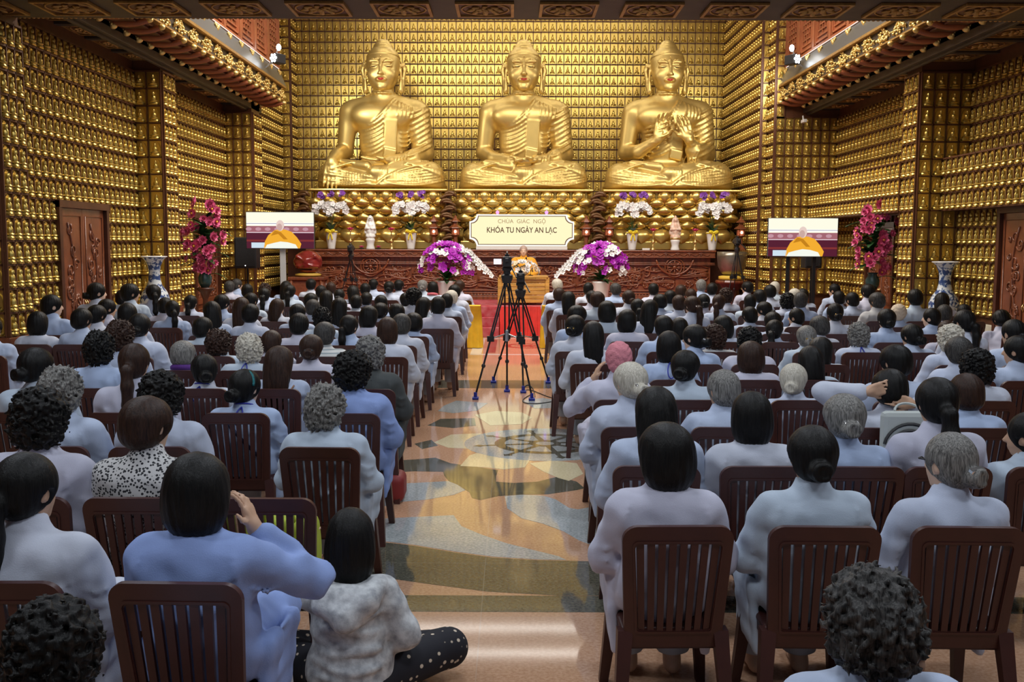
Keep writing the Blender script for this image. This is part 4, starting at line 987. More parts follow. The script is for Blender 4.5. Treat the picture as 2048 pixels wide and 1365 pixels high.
# ================================================================== pink lotus arrangements on stands
def pink_lotus(px, x, d, lab, seed, mirror):
    rg = random.Random(seed); t = thing('lotus_bouquet', lab, 'flowers', (x, d, 0), group='tall pink lotus arrangements')
    obj('stand', MB().lathe([(.20, 0), (.20, .04), (.12, .08), (.06, .14), (.09, .22), (.045, .30), (.07, .40), (.04, .55), (.06, .70), (.045, .9), (.10, 1.05), (.16, 1.09), (.16, 1.13), (0, 1.13)], 16).me('stand', smooth=True), WOODD, t)
    obj('vase', MB().lathe([(.07, 1.13), (.12, 1.22), (.13, 1.32), (.08, 1.42), (.10, 1.46), (0, 1.44)], 16).me('vase', smooth=True), mat('teal_vase', (0.03, 0.07, 0.07), .2), t)
    for i in range(70):
        a = rg.uniform(0, 6.3); e = rg.uniform(-.5, 1.4); obj('leaf', LEAFM, LEAF, t, M=T(0, 0, 1.55 + rg.uniform(0, .8)) @ RZ(a) @ RY(-e * .6) @ SC(.36, .45, .36))
    for i in range(52):
        z = 1.45 + 1.3 * (i + rg.random()) / 52; wv = .40 * sin(pi * min(1, max(.12, (z - 1.25) / 1.75))) ** .7; a = rg.uniform(pi * .85, pi * 2.15)
        q_ = rg.uniform(.15, 1) ** .5; p = Vector((wv * q_ * cos(a), wv * .8 * q_ * sin(a) - .08, z)); r = rg.uniform(.075, .125)
        b = obj('lotus_bloom', PEON, PINKF, t, M=T(*p) @ lookat_rot(Vector((cos(a), sin(a) - .5, .2))) @ SC(r, r, r))
        if i % 3 == 0: obj('bloom_center', MB().sph((0, 0, .35), (.22, .22, .15), 8, 6).me('bloom_center', smooth=True), mat('amber_center', (0.85, 0.45, 0.05), .5), b)
    for i in range(6):
        z = 1.5 + i * .2; P = bez([(0, 0, z - .2), (.2 * (-1) ** i, -.1, z), ((.46 + .03 * i) * (-1) ** i, -.2, z - .2)], 8); obj('stem', MB().tube(P, .008, 5).me('stem', smooth=True), LEAF, t)
pink_lotus(407, -5.78, 18.75, 'tall pink lotus bouquet on dark stand beside the left pilaster', 3, 1)
pink_lotus(1742, 6.72, 18.6, 'tall pink lotus bouquet on dark stand beside the right pilaster', 8, -1)
# ================================================================== blue and white floor vases
def bw_mat():
    m = bpy.data.materials.new('blue_white_porcelain'); m.use_nodes = True; N = m.node_tree.nodes; Lk = m.node_tree.links; b = N['Principled BSDF']; b.inputs['Roughness'].default_value = .2
    tc = N.new('ShaderNodeTexCoord'); n = N.new('ShaderNodeTexNoise'); n.inputs['Scale'].default_value = 19; n.inputs['Detail'].default_value = 3; Lk.new(tc.outputs['Object'], n.inputs[0])
    wv = N.new('ShaderNodeTexWave'); wv.bands_direction = 'Z'; wv.inputs['Scale'].default_value = 1.6; wv.inputs['Distortion'].default_value = 7; wv.inputs['Detail'].default_value = 3; Lk.new(tc.outputs['Object'], wv.inputs[0])
    ad = N.new('ShaderNodeMath'); ad.operation = 'ADD'; Lk.new(n.outputs[0], ad.inputs[0]); ml = N.new('ShaderNodeMath'); ml.operation = 'MULTIPLY'; ml.inputs[1].default_value = .14; Lk.new(wv.outputs['Fac'], ml.inputs[0]); Lk.new(ml.outputs[0], ad.inputs[1])
    r = N.new('ShaderNodeValToRGB'); Lk.new(ad.outputs[0], r.inputs[0]); e = r.color_ramp.elements; e[0].position = .54; e[0].color = (.62, .66, .68, 1); e[1].position = .62; e[1].color = (.035, .07, .20, 1)
    x = r.color_ramp.elements.new(.57); x.color = (.25, .33, .46, 1)
    Lk.new(r.outputs[0], b.inputs['Base Color']); return m
BWM = bw_mat()
for px, d, lab, zt in ((309, 16.45, 'tall blue and white porcelain vase beside the left carved door', 513), (1890, 16.3, 'tall blue and white porcelain vase before the right pilaster', 524)):
    x = at(px, 560, d)[0]; zt_ = at(px, zt, d)[2]; sc = (zt_ - .15) / 1.62
    t = thing('floor_vase', lab, 'vase', (x, d, 0), group='blue and white floor vases')
    obj('base', MB().lathe([(.22, 0), (.22, .06), (.17, .09), (.17, .15), (0, .15)], 20).me('base'), WOODD, t)
    obj('body', MB().lathe([(.15, 0), (.15, .06), (.13, .12), (.17, .45), (.235, .80), (.24, .90), (.20, 1.02), (.12, 1.14), (.095, 1.24), (.09, 1.36), (.105, 1.46), (.15, 1.56), (.205, 1.61), (.205, 1.62), (.15, 1.58), (.08, 1.45), (0, 1.3)], 28).me('body', smooth=True), BWM, t, loc=(0, 0, .15), scale=(1, 1, sc))
    obj('rim_band', MB().tube([(.205 * cos(a), .205 * sin(a), 1.615) for a in np.linspace(0, 2 * pi, 28, endpoint=False)], .010, 6, close=True).me('rim_band', smooth=True), WHITEC, t, loc=(0, 0, .15), scale=(1, 1, sc))
# ================================================================== television screens
def tv(x0, x1, yt, yb, d, lab, yaw, legs, seed):
    a = at(x0, (yt + yb) / 2, d); b = at(x1, (yt + yb) / 2, d); zt_ = at((x0 + x1) / 2, yt, d)[2]; zb = at((x0 + x1) / 2, yb, d)[2]
    W2 = (b[0] - a[0]) / 2; H2 = (zt_ - zb) / 2; cx = (a[0] + b[0]) / 2; cz = (zt_ + zb) / 2
    t = thing('television', lab, 'television', (cx, d, 0), yaw, group='television screens beside the stage')
    obj('case', MB().box(-W2 - .012, W2 + .012, 0, .06, cz - H2 - .012, cz + H2 + .012, .004).me('case'), BLKP, t)
    e = lambda n, c, s=1.0: emat('screen_' + n, c, s)
    scr = obj('screen', MB().box(-W2, W2, -.004, 0, cz - H2, cz + H2).me('screen'), e('cream', (1, .98, .80), 1.0), t)
    def rect(nm, u0, u1, v0, v1, m, lay): obj(nm, MB().box(u0 * W2, u1 * W2, -.004 - .001 * lay, -.004, cz + v0 * H2, cz + v1 * H2).me(nm), m, scr)
    def shp(nm, P, m, lay): obj(nm, MB().poly([(u * W2, v * H2) for u, v in P], 0, .001, M=T(0, -.005 - .001 * lay, cz) @ XZ).me(nm), m, scr)
    rect('image_band', -1, 1, .30, .42, e('white', (1, 1, 1), 1.0), 1); rect('image_band', -1, 1, .36, .385, e('line', (.16, .16, .25), 1.0), 2)
    rect('image_frieze', -1, 1, -.10, .24, e('mauve', (.36, .13, .16), 1.0), 1); rect('image_band', -1, 1, -.14, -.10, e('pale', (.85, .7, .75), 1), 2)
    rect('image_dark', -1, 1, -1, -.14, e('plum', (.09, .012, .03), 1.0), 1)
    for i in range(7): u = -.93 + i * .28; shp('image_scroll', [(u + .09 * cos(q), .07 + .10 * sin(q)) for q in np.linspace(0, 2 * pi, 9)[:-1]], e('rose', (.55, .30, .36), 1.0), 2)
    rect('image_band', -1, 1, -.62, -.52, e('redwood', (.22, .03, .03), 1), 2)
    shp('image_robe', [(-.50, -1), (-.46, -.62), (-.36, -.28), (-.16, .02), (.0, .06), (.16, .04), (.34, -.08), (.50, -.40), (.62, -.75), (.58, -1)], e('saffron', (.90, .42, .03), 1.0), 3)
    shp('image_robe_fold', [(-.16, .0), (.02, -.10), (.22, -.5), (.10, -.5), (-.06, -.2), (-.28, -.3)], e('saffron_dark', (.55, .22, .01), 1.0), 4)
    shp('image_head', [(.0 + .12 * cos(q), .27 + .30 * sin(q)) for q in np.linspace(0, 2 * pi, 18)[:-1]], e('face', (.80, .62, .56), 1.0), 4)
    shp('image_face', [(-.02 + .08 * cos(q), .18 + .20 * sin(q)) for q in np.linspace(0, 2 * pi, 14)[:-1]], e('face2', (.60, .40, .36), 1.0), 5)
    shp('image_flowers', [(-.46, -1), (-.40, -.80), (-.20, -.70), (.0, -.62), (.22, -.66), (.45, -.78), (.52, -1)], e('flower', (.92, .95, .85), 1.0), 5)
    rect('image_box', -.86, -.46, -.98, -.68, e('bluish', (.62, .75, .85), 1.0), 4)
    if legs == 1:
        obj('stand_pole', MB().box(-.06, .06, .06, .12, .05, cz + .1, .006).me('stand_pole'), mat('pale_metal', (.55, .56, .55), .4, .3), t, loc=(.03, 0, 0))
        obj('stand_foot', MB().box(-.35, .35, -.1, .3, 0, .05, .01).me('stand_foot'), BLACK, t)
    else:
        for u in (-.38, .38): obj('stand_pole', MB().box(u * W2 - .035, u * W2 + .035, .06, .12, 0, cz + .2, .005).me('stand_pole'), BLACK, t)
        obj('stand_foot', MB().box(-.55 * W2, .55 * W2, -.15, .3, 0, .05, .01).me('stand_foot'), BLACK, t)
tv(494, 627, 425, 497, 21.0, 'television on a pale pole stand left of the altar', radians(4), 1, 1)
tv(1537, 1674, 437, 513, 21.0, 'television on black two leg stand right of the altar', radians(-2), 2, 2)
def speaker(px0, px1, y0, y1, d, lab):
    a = at(px0, y1, d); b = at(px1, y0, d); cx = (a[0] + b[0]) / 2; w2 = (b[0] - a[0]) / 2; t = thing('loudspeaker', lab, 'loudspeaker', (cx, d, 0), group='loudspeakers on poles')
    obj('cabinet', MB().box(-w2, w2, 0, .35, a[2], b[2], .02).me('cabinet'), BLKP, t); obj('grille', MB().box(-w2 + .03, w2 - .03, -.012, .002, a[2] + .04, b[2] - .03, .008).me('grille'), mat('speaker_grille', (.012, .012, .013), .7, bump=.5, bscale=160), t)
    obj('pole', MB().tube([(0, .17, .04), (0, .17, a[2] + .02)], .02, 8).me('pole'), BLACK, t); obj('lamp', MB().sph((0, -.014, a[2] + .06), (.012, .006, .012), 6, 4).me('lamp'), emat('speaker_led', (1, 1, 1), 3), t)
    for i in range(3): q = 2 * pi * i / 3 + .3; obj('leg', MB().tube([(0, .17, .6), (.4 * cos(q), .17 + .4 * sin(q) * .6, .015)], .013, 6).me('leg'), BLACK, t)
speaker(469, 512, 475, 537, 21.7, 'black loudspeaker on pole left of the left television'); speaker(1610, 1645, 500, 537, 21.75, 'black loudspeaker half hidden behind the right television')
# ================================================================== wooden fish drum and bronze bowl bell
x = at(616, 520, 23.2)[0]; z0 = STAGE_Z
t = thing('drum_stand', 'carved wood stand under the wooden fish drum', 'stand', (x, 23.2, z0))
obj('top', MB().box(-.42, .42, -.3, .3, .50, .58, .02).me('top'), WOOD, t); obj('apron', MB().box(-.36, .36, -.25, .25, .10, .50, .02).me('apron'), WOODC, t)
for sx in (-1, 1):
    for sy in (-1, 1): obj('leg', MB().tube([(sx * .34, sy * .24, .5), (sx * .39, sy * .27, .2), (sx * .36, sy * .25, 0)], [.05, .06, .045], 7).me('leg', smooth=True), WOOD, t)
s = SDF((-.4, -.36, -.05), (.4, .36, .62), .014); s.ell((0, 0, .27), (.33, .28, .27), 0); s.box((0, -.1, .10), (.4, .4, .018), .01, .02, sub=True)
for g in (-1, 1): s.path([(g * .08, -.25, .33), (g * .2, -.22, .40), (g * .28, -.12, .30)], [.03, .04, .03], .03); s.path([(g * .05, -.27, .22), (g * .15, -.25, .18), (g * .26, -.15, .17)], [.02, .03, .02], .02)
s.ell((0, -.26, .30), (.07, .05, .07), .03); s.disp(lambda X, Y, Z: .006 * np.sin(28 * X) * np.sin(30 * Z))
t = thing('wooden_fish_drum', 'round red lacquered wooden fish drum beside the altar', 'drum', (x, 23.2, z0 + .58))
obj('drum_body', s.mesh('drum_body'), mat('red_lacquer', (0.22, 0.022, 0.018), .22, coat=.6, var=.2), t, loc=(0, 0, .07)); obj('cushion', MB().lathe([(.2, 0), (.30, .02), (.30, .06), (.2, .08), (0, .08)], 18).me('cushion', smooth=True), mat('gold_cushion', (0.55, 0.36, 0.06), .6), t)
x = at(1464, 520, 23.2)[0]
t = thing('bell_stand', 'dark wood stand under the bronze bowl bell', 'stand', (x, 23.2, z0)); obj('top', MB().lathe([(.36, .46), (.38, .49), (.36, .53), (0, .53)], 20).me('top'), WOOD, t); obj('column', MB().lathe([(.30, 0), (.30, .05), (.2, .1), (.18, .3), (.3, .46)], 16).me('column'), WOODD, t)
t = thing('bronze_bell', 'large grey bronze bowl bell on a yellow cushion at the right', 'bell', (x, 23.2, z0 + .53))
obj('cushion', MB().lathe([(.2, 0), (.30, .02), (.30, .09), (.2, .11), (0, .11)], 20).me('cushion', smooth=True), mat('yellow_cushion', (0.75, 0.50, 0.06), .6), t)
obj('bowl', MB().lathe([(.14, .11), (.24, .16), (.32, .32), (.345, .55), (.34, .66), (.31, .66), (.28, .3), (0, .2)], 26).me('bowl', smooth=True), mat('bronze_grey', (0.30, 0.27, 0.21), .32, .8, var=.15), t)
# ================================================================== tripods with cameras
def tripod(name, lab, feet, apex, camz, foot_m, cat='tripod', monitor=False, thin=1.0, rot=0.0):
    cx = sum(f[0] for f in feet) / 3; cy = sum(f[1] for f in feet) / 3; zb = feet[0][2]
    t = thing(name, lab, cat, (cx, cy, zb)); A = Vector((apex[0] - cx, apex[1] - cy, apex[2] - zb))
    mids = []
    for i, f in enumerate(feet):
        F_ = Vector((f[0] - cx, f[1] - cy, .05)); top = A + (F_ - A) * .02; mid = A + (F_ - A) * .52; sd = Vector((F_.y, -F_.x, 0)).normalized() * .028 * thin
        lg = MB(); lg.tube([top + sd, mid + sd], .011 * thin, 6).tube([top - sd, mid - sd], .011 * thin, 6).tube([mid - (F_ - A) * .06, F_], .013 * thin, 7).box(-.045 * thin, .045 * thin, -.03, .03, -.035, .035, M=T(*mid))
        L_ = obj('leg', lg.me('leg'), BLACK, t); mids.append(mid)
        obj('foot', MB().box(-.04 * thin, .04 * thin, -.055, .055, -.05, -.02, .008, M=T(*F_)).tube([F_ - Vector((0, 0, .03)), F_ + Vector((0, 0, .04))], .022 * thin, 8).me('foot'), foot_m, L_)
        obj('clamp', MB().sph(tuple(A + (F_ - A) * .75), (.028 * thin, .028 * thin, .03), 7, 5).me('clamp'), BLKP, L_)
    hub = Vector((A.x, A.y, mids[0].z - .02)); sp = MB()
    for m_ in mids: sp.tube([hub + Vector((0, 0, .08)), m_], .009 * thin, 6)
    sp.tube([hub + Vector((0, 0, .12)), hub - Vector((0, 0, .02))], .02 * thin, 8); obj('spreader', sp.me('spreader'), STEEL if thin > .9 else BLACK, t)
    obj('bowl', MB().lathe([(.05, -.07), (.075, 0), (.075, .03), (.045, .05), (.045, .10), (0, .10)], 12, M=T(*A) @ SC(thin, thin, 1)).me('bowl'), BLKP, t)
    h = camz - zb - A.z - .10
    hd = obj('fluid_head', MB().box(-.06 * thin, .06 * thin, -.05, .05, .09, .09 + h * .35, .01).tube([(.05, -.05, .15), (.12, -.35, .02)], .010, 6).me('fluid_head'), BLKP, t, loc=A)
    return t, A, h
def camcorder(t, A, h, sc, monitor):
    c = obj('camera_body', MB().box(-.055, .055, -.16, .16, 0, .13, .015).box(-.03, .03, -.05, .12, .13, .16, .008).tube([(0, -.1, .165), (0, -.02, .19), (0, .1, .17)], .012, 6).me('camera_body'), BLKP, t, M=T(A.x, A.y, A.z + .09 + h * .35) @ SC(sc, sc, sc))
    obj('lens', MB().lathe([(.045, 0), (.055, .05), (.06, .12), (.05, .12), (0, .10)], 14, M=T(0, .16, .06) @ RX(-pi / 2)).me('lens'), BLACK, c)
    obj('eyepiece', MB().box(-.025, .025, -.22, -.15, .06, .11, .01).me('eyepiece'), BLKP, c)
    if monitor: obj('monitor', MB().box(-.17, -.07, -.06, -.05, .03, .10, .004).me('monitor'), mat('monitor_glow', (.1, .1, .1), .4, emit=(.95, .92, .95), es=1.0), c, label='white glowing flip-out screen')
BLUE = mat('blue_rubber', (0.015, 0.03, 0.30), .5)
fa = [ground(951, 799), ground(1063.6, 801), ground(1014, 784)]; ap = at(1014, 556, np.mean([f[1] for f in fa]))
t, A, h = tripod('tripod_camera', 'taller black tripod with video camera standing in the aisle, left one', fa, ap, at(1014, 517, ap[1])[2], BLUE, 'video camera'); camcorder(t, A, h, 1.0, True)
fb = [ground(987, 766), ground(1096.5, 767), ground(1046.5, 786)]; ap = at(1041, 585, np.mean([f[1] for f in fb]))
t, A, h = tripod('tripod_camera', 'shorter black tripod with video camera standing in the aisle, right one', fb, ap, at(1043, 550, ap[1])[2], BLUE, 'video camera'); camcorder(t, A, h, 1.0, False)
def stage_tripod(px, d, yt, lab):
    x = at(px, 550, d)[0]; z = STAGE_Z + .012; zt_ = at(px, yt, d)[2]
    f = [(x - .24, d - .14, z), (x + .24, d - .14, z), (x, d + .26, z)]; t, A, h = tripod('tripod_camera', lab, f, (x, d, zt_ - .35), zt_ - .15, BLKP, 'video camera', thin=.8); camcorder(t, A, h, .95, False)
stage_tripod(702, 22.3, 482, 'thin black tripod with small camera on the stage at left'); stage_tripod(1473, 22.2, 468, 'thin black tripod with small camera before the bronze bell')
cb = MB(); rg = random.Random(2)
def cable(P, lab): obj('cable', MB().tube(bez(P, 24), .006, 5).me('cable', smooth=True), BLKP, label=lab, cat='cable')
g_ = lambda a, b: tuple(ground(a, b)[:2]) + (.007,)
cable([g_(1063, 790), g_(1010, 815), g_(1075, 812), g_(1120, 805), g_(1128, 796)], 'thin black cable looping on the floor around the tripod feet')
cable([g_(1044, 786), g_(1060, 770), g_(1085, 800), g_(1125, 800)], 'thin black cable running right from the tripods to the chairs')
cable([g_(1070, 795), g_(1068, 770), g_(1050, 765), g_(1048, 780)], 'short black cable curled between the tripod feet')
# ================================================================== side tables with yellow cloths
YCL = mat('yellow_cloth', (0.72, 0.43, 0.015), .7, var=.1, bump=.1, bscale=40)
for x0, x1, lab in ((-1.22, -.60, 'narrow table in yellow cloth beside the aisle, left side'), (.57, 1.10, 'narrow table in yellow cloth beside the aisle, right side')):
    y0, y1, hh = 18.72, 19.12, .80; t = thing('side_table', lab, 'table', ((x0 + x1) / 2, (y0 + y1) / 2, 0), group='yellow side tables'); w2, d2 = (x1 - x0) / 2, (y1 - y0) / 2
    P = []; nn = 40
    for sgn_, a, b in ((0, (-w2, -d2), (w2, -d2)), (1, (w2, -d2), (w2, d2)), (2, (w2, d2), (-w2, d2)), (3, (-w2, d2), (-w2, -d2))): P += [(a[0] + (b[0] - a[0]) * i / nn, a[1] + (b[1] - a[1]) * i / nn) for i in range(nn)]
    V = []; F = []; k = len(P)
    for j, (zz, am) in enumerate(((hh, 0), (hh * .6, .012), (.01, .025))):
        for i, p in enumerate(P): q = 1 + am * (1 + sin(i * .75)) / .3; V.append((p[0] * q, p[1] * q, zz))
    for j in range(2):
        for i in range(k): F.append((j * k + i, j * k + (i + 1) % k, (j + 1) * k + (i + 1) % k, (j + 1) * k + i))
    F.append(tuple(range(k))); obj('tablecloth', mesh('tablecloth', V, F), YCL, t)
    obj('tabletop', MB().box(-w2 + .01, w2 - .01, -d2 + .01, d2 - .01, hh - .04, hh - .005).me('tabletop'), WOOD, t)
    for sx in (-1, 1):
        for sy in (-1, 1): obj('leg', MB().box(sx * (w2 - .04) - .02, sx * (w2 - .04) + .02, sy * (d2 - .04) - .02, sy * (d2 - .04) + .02, 0, hh - .04).me('leg'), WOOD, t)
# ================================================================== floodlights on the eaves
def flood(loc, lab, sg):
    t = thing('floodlight', lab, 'floodlight', loc, group='floodlights on the eaves')
    obj('housing', MB().box(-.10, .10, -.14, .14, -.10, .10, .02, M=RZ(sg * .5)).me('housing'), BLKP, t)
    ln = MB()
    for i in range(7):
        a = i * pi / 3; r = 0 if i == 6 else .07; ln.sph((r * cos(a), -.145, r * sin(a)), (.028, .012, .028), 8, 5, M=RZ(sg * .5))
    obj('lamp_lenses', ln.me('lamp_lenses', smooth=True), emat('flood_lens', (.9, .95, 1), 12), t, kind='stuff')
    obj('bare_lamp', MB().sph((-sg * .02, 0, .24), (.05, .05, .07), 10, 8).me('bare_lamp', smooth=True), emat('flood_bare', (1, 1, 1), 25), t)
    obj('bracket', MB().tube([(sg * .3, 0, -.2), (sg * .1, 0, -.05), (0, 0, .2)], .018, 6).me('bracket'), STEEL, t)
    l = bpy.data.lights.new('flood_beam', 'SPOT'); l.energy = FLOOD; l.spot_size = radians(105); l.spot_blend = .9; l.shadow_soft_size = .15; l.color = (1, .96, .88)
    o = bpy.data.objects.new('flood_beam', l); C.objects.link(o); o.parent = t; o.location = (-sg * .05, .3, 0)
    o.rotation_euler = Vector((-sg * 4.2, 6.0, -1.6)).to_track_quat('-Z', 'Y').to_euler()
FLOOD = 420
pl = at(556, 118, 21.6); flood(tuple(pl), 'floodlight clamped on the left eave with a glaring bare lamp', -1)
pl = at(1585, 120, 21.2); flood(tuple(pl), 'floodlight clamped on the right eave with a glaring bare lamp', 1)
obj('security_camera', MB().tube([(0, 0, 0), (0, -.05, -.1)], .02, 6).box(-.04, .04, -.2, .02, -.16, -.09, .01).me('security_camera'), WHITEP, loc=tuple(at(1606, 232, 22.6)), label='small white security camera under the right eave', cat='camera')
# ================================================================== people
HC = Vector((0, -.07, 1.125))          # head centre of the seated figure
def headparts(s, yaw, tilt, base=HC, sc=1.0, off=(0, 0, 0)):
    M = T(*base) @ T(*off) @ RZ(yaw) @ RX(tilt)
    q = lambda p: tuple(M @ Vector(tuple(a * sc for a in p)))
    e = (M.to_euler()[0], M.to_euler()[1], M.to_euler()[2])
    s.ell(q((0, 0, .012)), tuple(a * sc for a in (.076, .092, .098)), 0, rot=e); s.ell(q((0, .030, -.045)), tuple(a * sc for a in (.060, .066, .062)), .03, rot=e)
    s.ell(q((0, .062, -.095)), tuple(a * sc for a in (.028, .022, .020)), .03, rot=e)
    s.path([q((0, .085, .012)), q((0, .108, -.028))], [.010 * sc, .015 * sc], .012)
    for g in (-1, 1):
        s.ell(q((g * .076, -.004, -.012)), tuple(a * sc for a in (.010, .020, .032)), .008, rot=e)
        s.ell(q((g * .030, .090, .006)), .013 * sc, .008, sub=True); s.ell(q((g * .030, .076, .006)), .014 * sc, .004)
        s.path([q((g * .014, .093, .028)), q((g * .045, .082, .030))], .006 * sc, .008)
    s.path([q((-.022, .086, -.060)), q((0, .094, -.057)), q((.022, .086, -.060))], [.005 * sc, .008 * sc, .005 * sc], .006)
    s.path([q((-.016, .086, -.070)), q((0, .092, -.072)), q((.016, .086, -.070))], [.005 * sc, .008 * sc, .005 * sc], .006)
    return M
ARMS = {
    'lap': {-1: ((-.235, -.03, .67), (-.10, .22, .585), (.55, .8, -.15), (0, 0, -1)), 1: ((.235, -.03, .67), (.10, .23, .590), (-.55, .8, -.15), (0, 0, -1))},
    'phone': {-1: ((-.235, -.03, .67), (-.10, .22, .585), (.55, .8, -.15), (0, 0, -1)), 1: ((.36, .10, .76), (.150, .07, .950), (-.36, .03, 1), (-1, .0, -.3))},
    'ear': {1: ((.235, -.03, .67), (.10, .22, .585), (-.55, .8, -.15), (0, 0, -1)), -1: ((-.31, .14, .74), (-.16, .06, .965), (.38, -.05, 1), (1, .0, -.3))},
    'stretch': {-1: ((-.40, -.03, 1.10), (-.16, -.16, 1.12), (.9, -.2, .3), (0, 1, 0)), 1: ((.36, .05, .95), (.10, -.18, 1.05), (-1, -.1, .25), (0, 1, 0))},
    'bow': {-1: ((-.24, .10, .66), (-.08, .34, .60), (.4, .9, 0), (0, 0, -1)), 1: ((.24, .10, .66), (.08, .34, .60), (-.4, .9, 0), (0, 0, -1))},
}
def lean(pose):
    return {'bow': (0, .22, -.10), 'stretch': (.10, .0, -.03)}.get(pose, (0, 0, 0))
def make_body(pose, yaw, tilt=0.0):
    s = SDF((-.46, -.34, 0.0), (.46, .68, 1.30), .0105); o = Vector(lean(pose))
    sh = lambda p, f=1.0: tuple(Vector(p) + o * f)
    s.ell((0, -.05, .53), (.155, .12, .11), 0); s.ell(sh((0, -.08, .72), .5), (.13, .095, .20), .06); s.ell(sh((0, -.09, .85)), (.155, .10, .13), .06)
    s.cap(sh((-.12, -.1, .91)), sh((.12, -.1, .91)), .05, .05, .05); s.cap(sh((0, -.095, .92)), sh((0, -.07, 1.06)), .052, .052, .03)
    for g in (-1, 1):
        el, wr, hd, hn = ARMS[pose][g]; f = 1 if pose in ('stretch',) else .5
        s.path([sh((g * .165, -.1, .90)), sh(el, f), sh(wr, f)], [.045, .036, .026], .02); hand(s, sh(wr, f), hd, hn, .165, -g if pose == 'lap' or pose == 'bow' else g, .35, fr=.0088, k=.006)
        s.path([(g * .085, -.03, .50), (g * .105, .37, .50), (g * .10, .37, .08)], [.075, .055, .038], .02); s.path([(g * .10, .36, .045), (g * .115, .55, .035)], [.038, .032], .02); s.cap((g * .10, .34, .04), (g * .10, .40, .09), .035, .035, .02)
    M = headparts(s, yaw, tilt, off=tuple(o))
    return s.mesh('person_body')
ROBE_S = {}
def gnoise3(shape, cell, seed):
    r = np.random.default_rng(seed); A = r.uniform(-1, 1, [int(a / c) + 3 for a, c in zip(shape, cell)]).astype(np.float32)
    for ax in range(3):
        t = np.arange(shape[ax]) / cell[ax]; i = t.astype(int); f = (t - i); f = (f * f * (3 - 2 * f)).astype(np.float32)
        sh_ = [1, 1, 1]; sh_[ax] = -1; f = f.reshape(sh_); A = np.take(A, i, ax) * (1 - f) + np.take(A, i + 1, ax) * f
    return A
def make_robe(pose, seed=0, plump=1.0):
    s = SDF((-.52, -.36, .18), (.52, .62, 1.22), .0115); o = Vector(lean(pose)); sh = lambda p, f=1.0: tuple(Vector(p) + o * f)
    s.ell((0, -.04, .56), (.20 * plump, .165, .17), 0); s.ell(sh((0, -.075, .73), .5), (.185 * plump, .150, .22), .06); s.ell(sh((0, -.085, .85)), (.198 * plump, .138, .135), .06)
    s.cap(sh((-.135, -.1, .90)), sh((.135, -.1, .90)), .072, .072, .06); s.cap(sh((0, -.095, .93)), sh((0, -.085, 1.00)), .088, .072, .035)
    for g in (-1, 1):
        el, wr, hd, hn = ARMS[pose][g]; f = 1 if pose == 'stretch' else .5
        w2 = Vector(el).lerp(Vector(wr), .82)
        s.path([sh((g * .168, -.1, .90)), sh(el, f), sh(tuple(w2), f)], [.074, .068 if pose == 'lap' else .060, .066 if pose == 'lap' else .056], .03)
        s.path([(g * .085, .0, .535), (g * .115, .38, .535)], [.105, .098], .05); s.path([(g * .115, .40, .53), (g * .12, .455, .33)], [.09, .05], .05)
        s.box((g * .205, .12, .42), (.020, .17, .17), .015, .03, rot=(0, g * .12, 0))
    zm = np.clip((.955 - s.ax[2]) / .07, 0, 1) * np.clip((s.ax[2] - .30) / .25, .25, 1); s.D += zm[None, None, :] * (.018 * gnoise3(s.D.shape, (5, 5, 15), seed + 40) + .006 * gnoise3(s.D.shape, (9, 9, 4), seed + 60))
    s.disp(lambda X, Y, Z: .0020 * np.sin(23 * X + 9 * Z + seed) * np.sin(17 * Z - 6 * X + 2 * seed) + .002 * np.sin(55 * Z + 30 * X + seed))
    s.cap(sh((0, -.075, 1.0)), sh((0, -.065, 1.10)), .050, .052, .004, sub=True)
    s.path([sh((.064 * cos(a), -.083 + .064 * sin(a), .992 - .015 * sin(a))) for a in np.linspace(0, 2 * pi, 21)], .0125, .010)
    # creases: along the sleeves, between the shoulder blades, round the waist
    rg = random.Random(seed + 17)
    for k in range(5):
        g = rg.choice((-1, 1)); x0 = g * rg.uniform(.08, .17); z0 = rg.uniform(.62, .88)
        surf_path(s, bez([(x0 + o.x, z0), (x0 - g * .04, z0 - .05), (x0 - g * rg.uniform(.05, .10), z0 - rg.uniform(.06, .14))], 7), .007, .012, .2)
    for g in (-1, 1):
        surf_path(s, bez([(g * .150 + o.x, .94), (g * .165 + o.x, .88), (g * .172 + o.x, .80)], 7), .006, .008, .2)
        for k in range(3): surf_path(s, [(g * (.20 + .01 * k), .80 - .05 * k), (g * .235, .775 - .05 * k), (g * .27, .78 - .05 * k)], .007, .012, .2)
    ROBE_S[(pose, seed, plump)] = s
    return s.mesh('robe')
def make_trousers():
    s = SDF((-.26, .1, .03), (.26, .58, .62), .012)
    for g in (-1, 1): s.path([(g * .09, .18, .50), (g * .108, .37, .49), (g * .105, .39, .10)], [.085, .082, .078], .02)
    s.disp(lambda X, Y, Z: .004 * np.sin(40 * X + 20 * Z)); s.box((0, .4, .0), (.6, .6, .095), 0, .01, sub=True)
    return s.mesh('trousers')
def gnoise(shape, cell, seed):
    r = np.random.default_rng(seed); n = [int(a / cell) + 3 for a in shape]; A = r.uniform(-1, 1, n).astype(np.float32)
    for ax in range(3):
        t = np.arange(shape[ax]) / cell; i = t.astype(int); f = (t - i); f = (f * f * (3 - 2 * f)).astype(np.float32)
        sh_ = [1, 1, 1]; sh_[ax] = -1; f = f.reshape(sh_); A = np.take(A, i, ax) * (1 - f) + np.take(A, i + 1, ax) * f
    return A
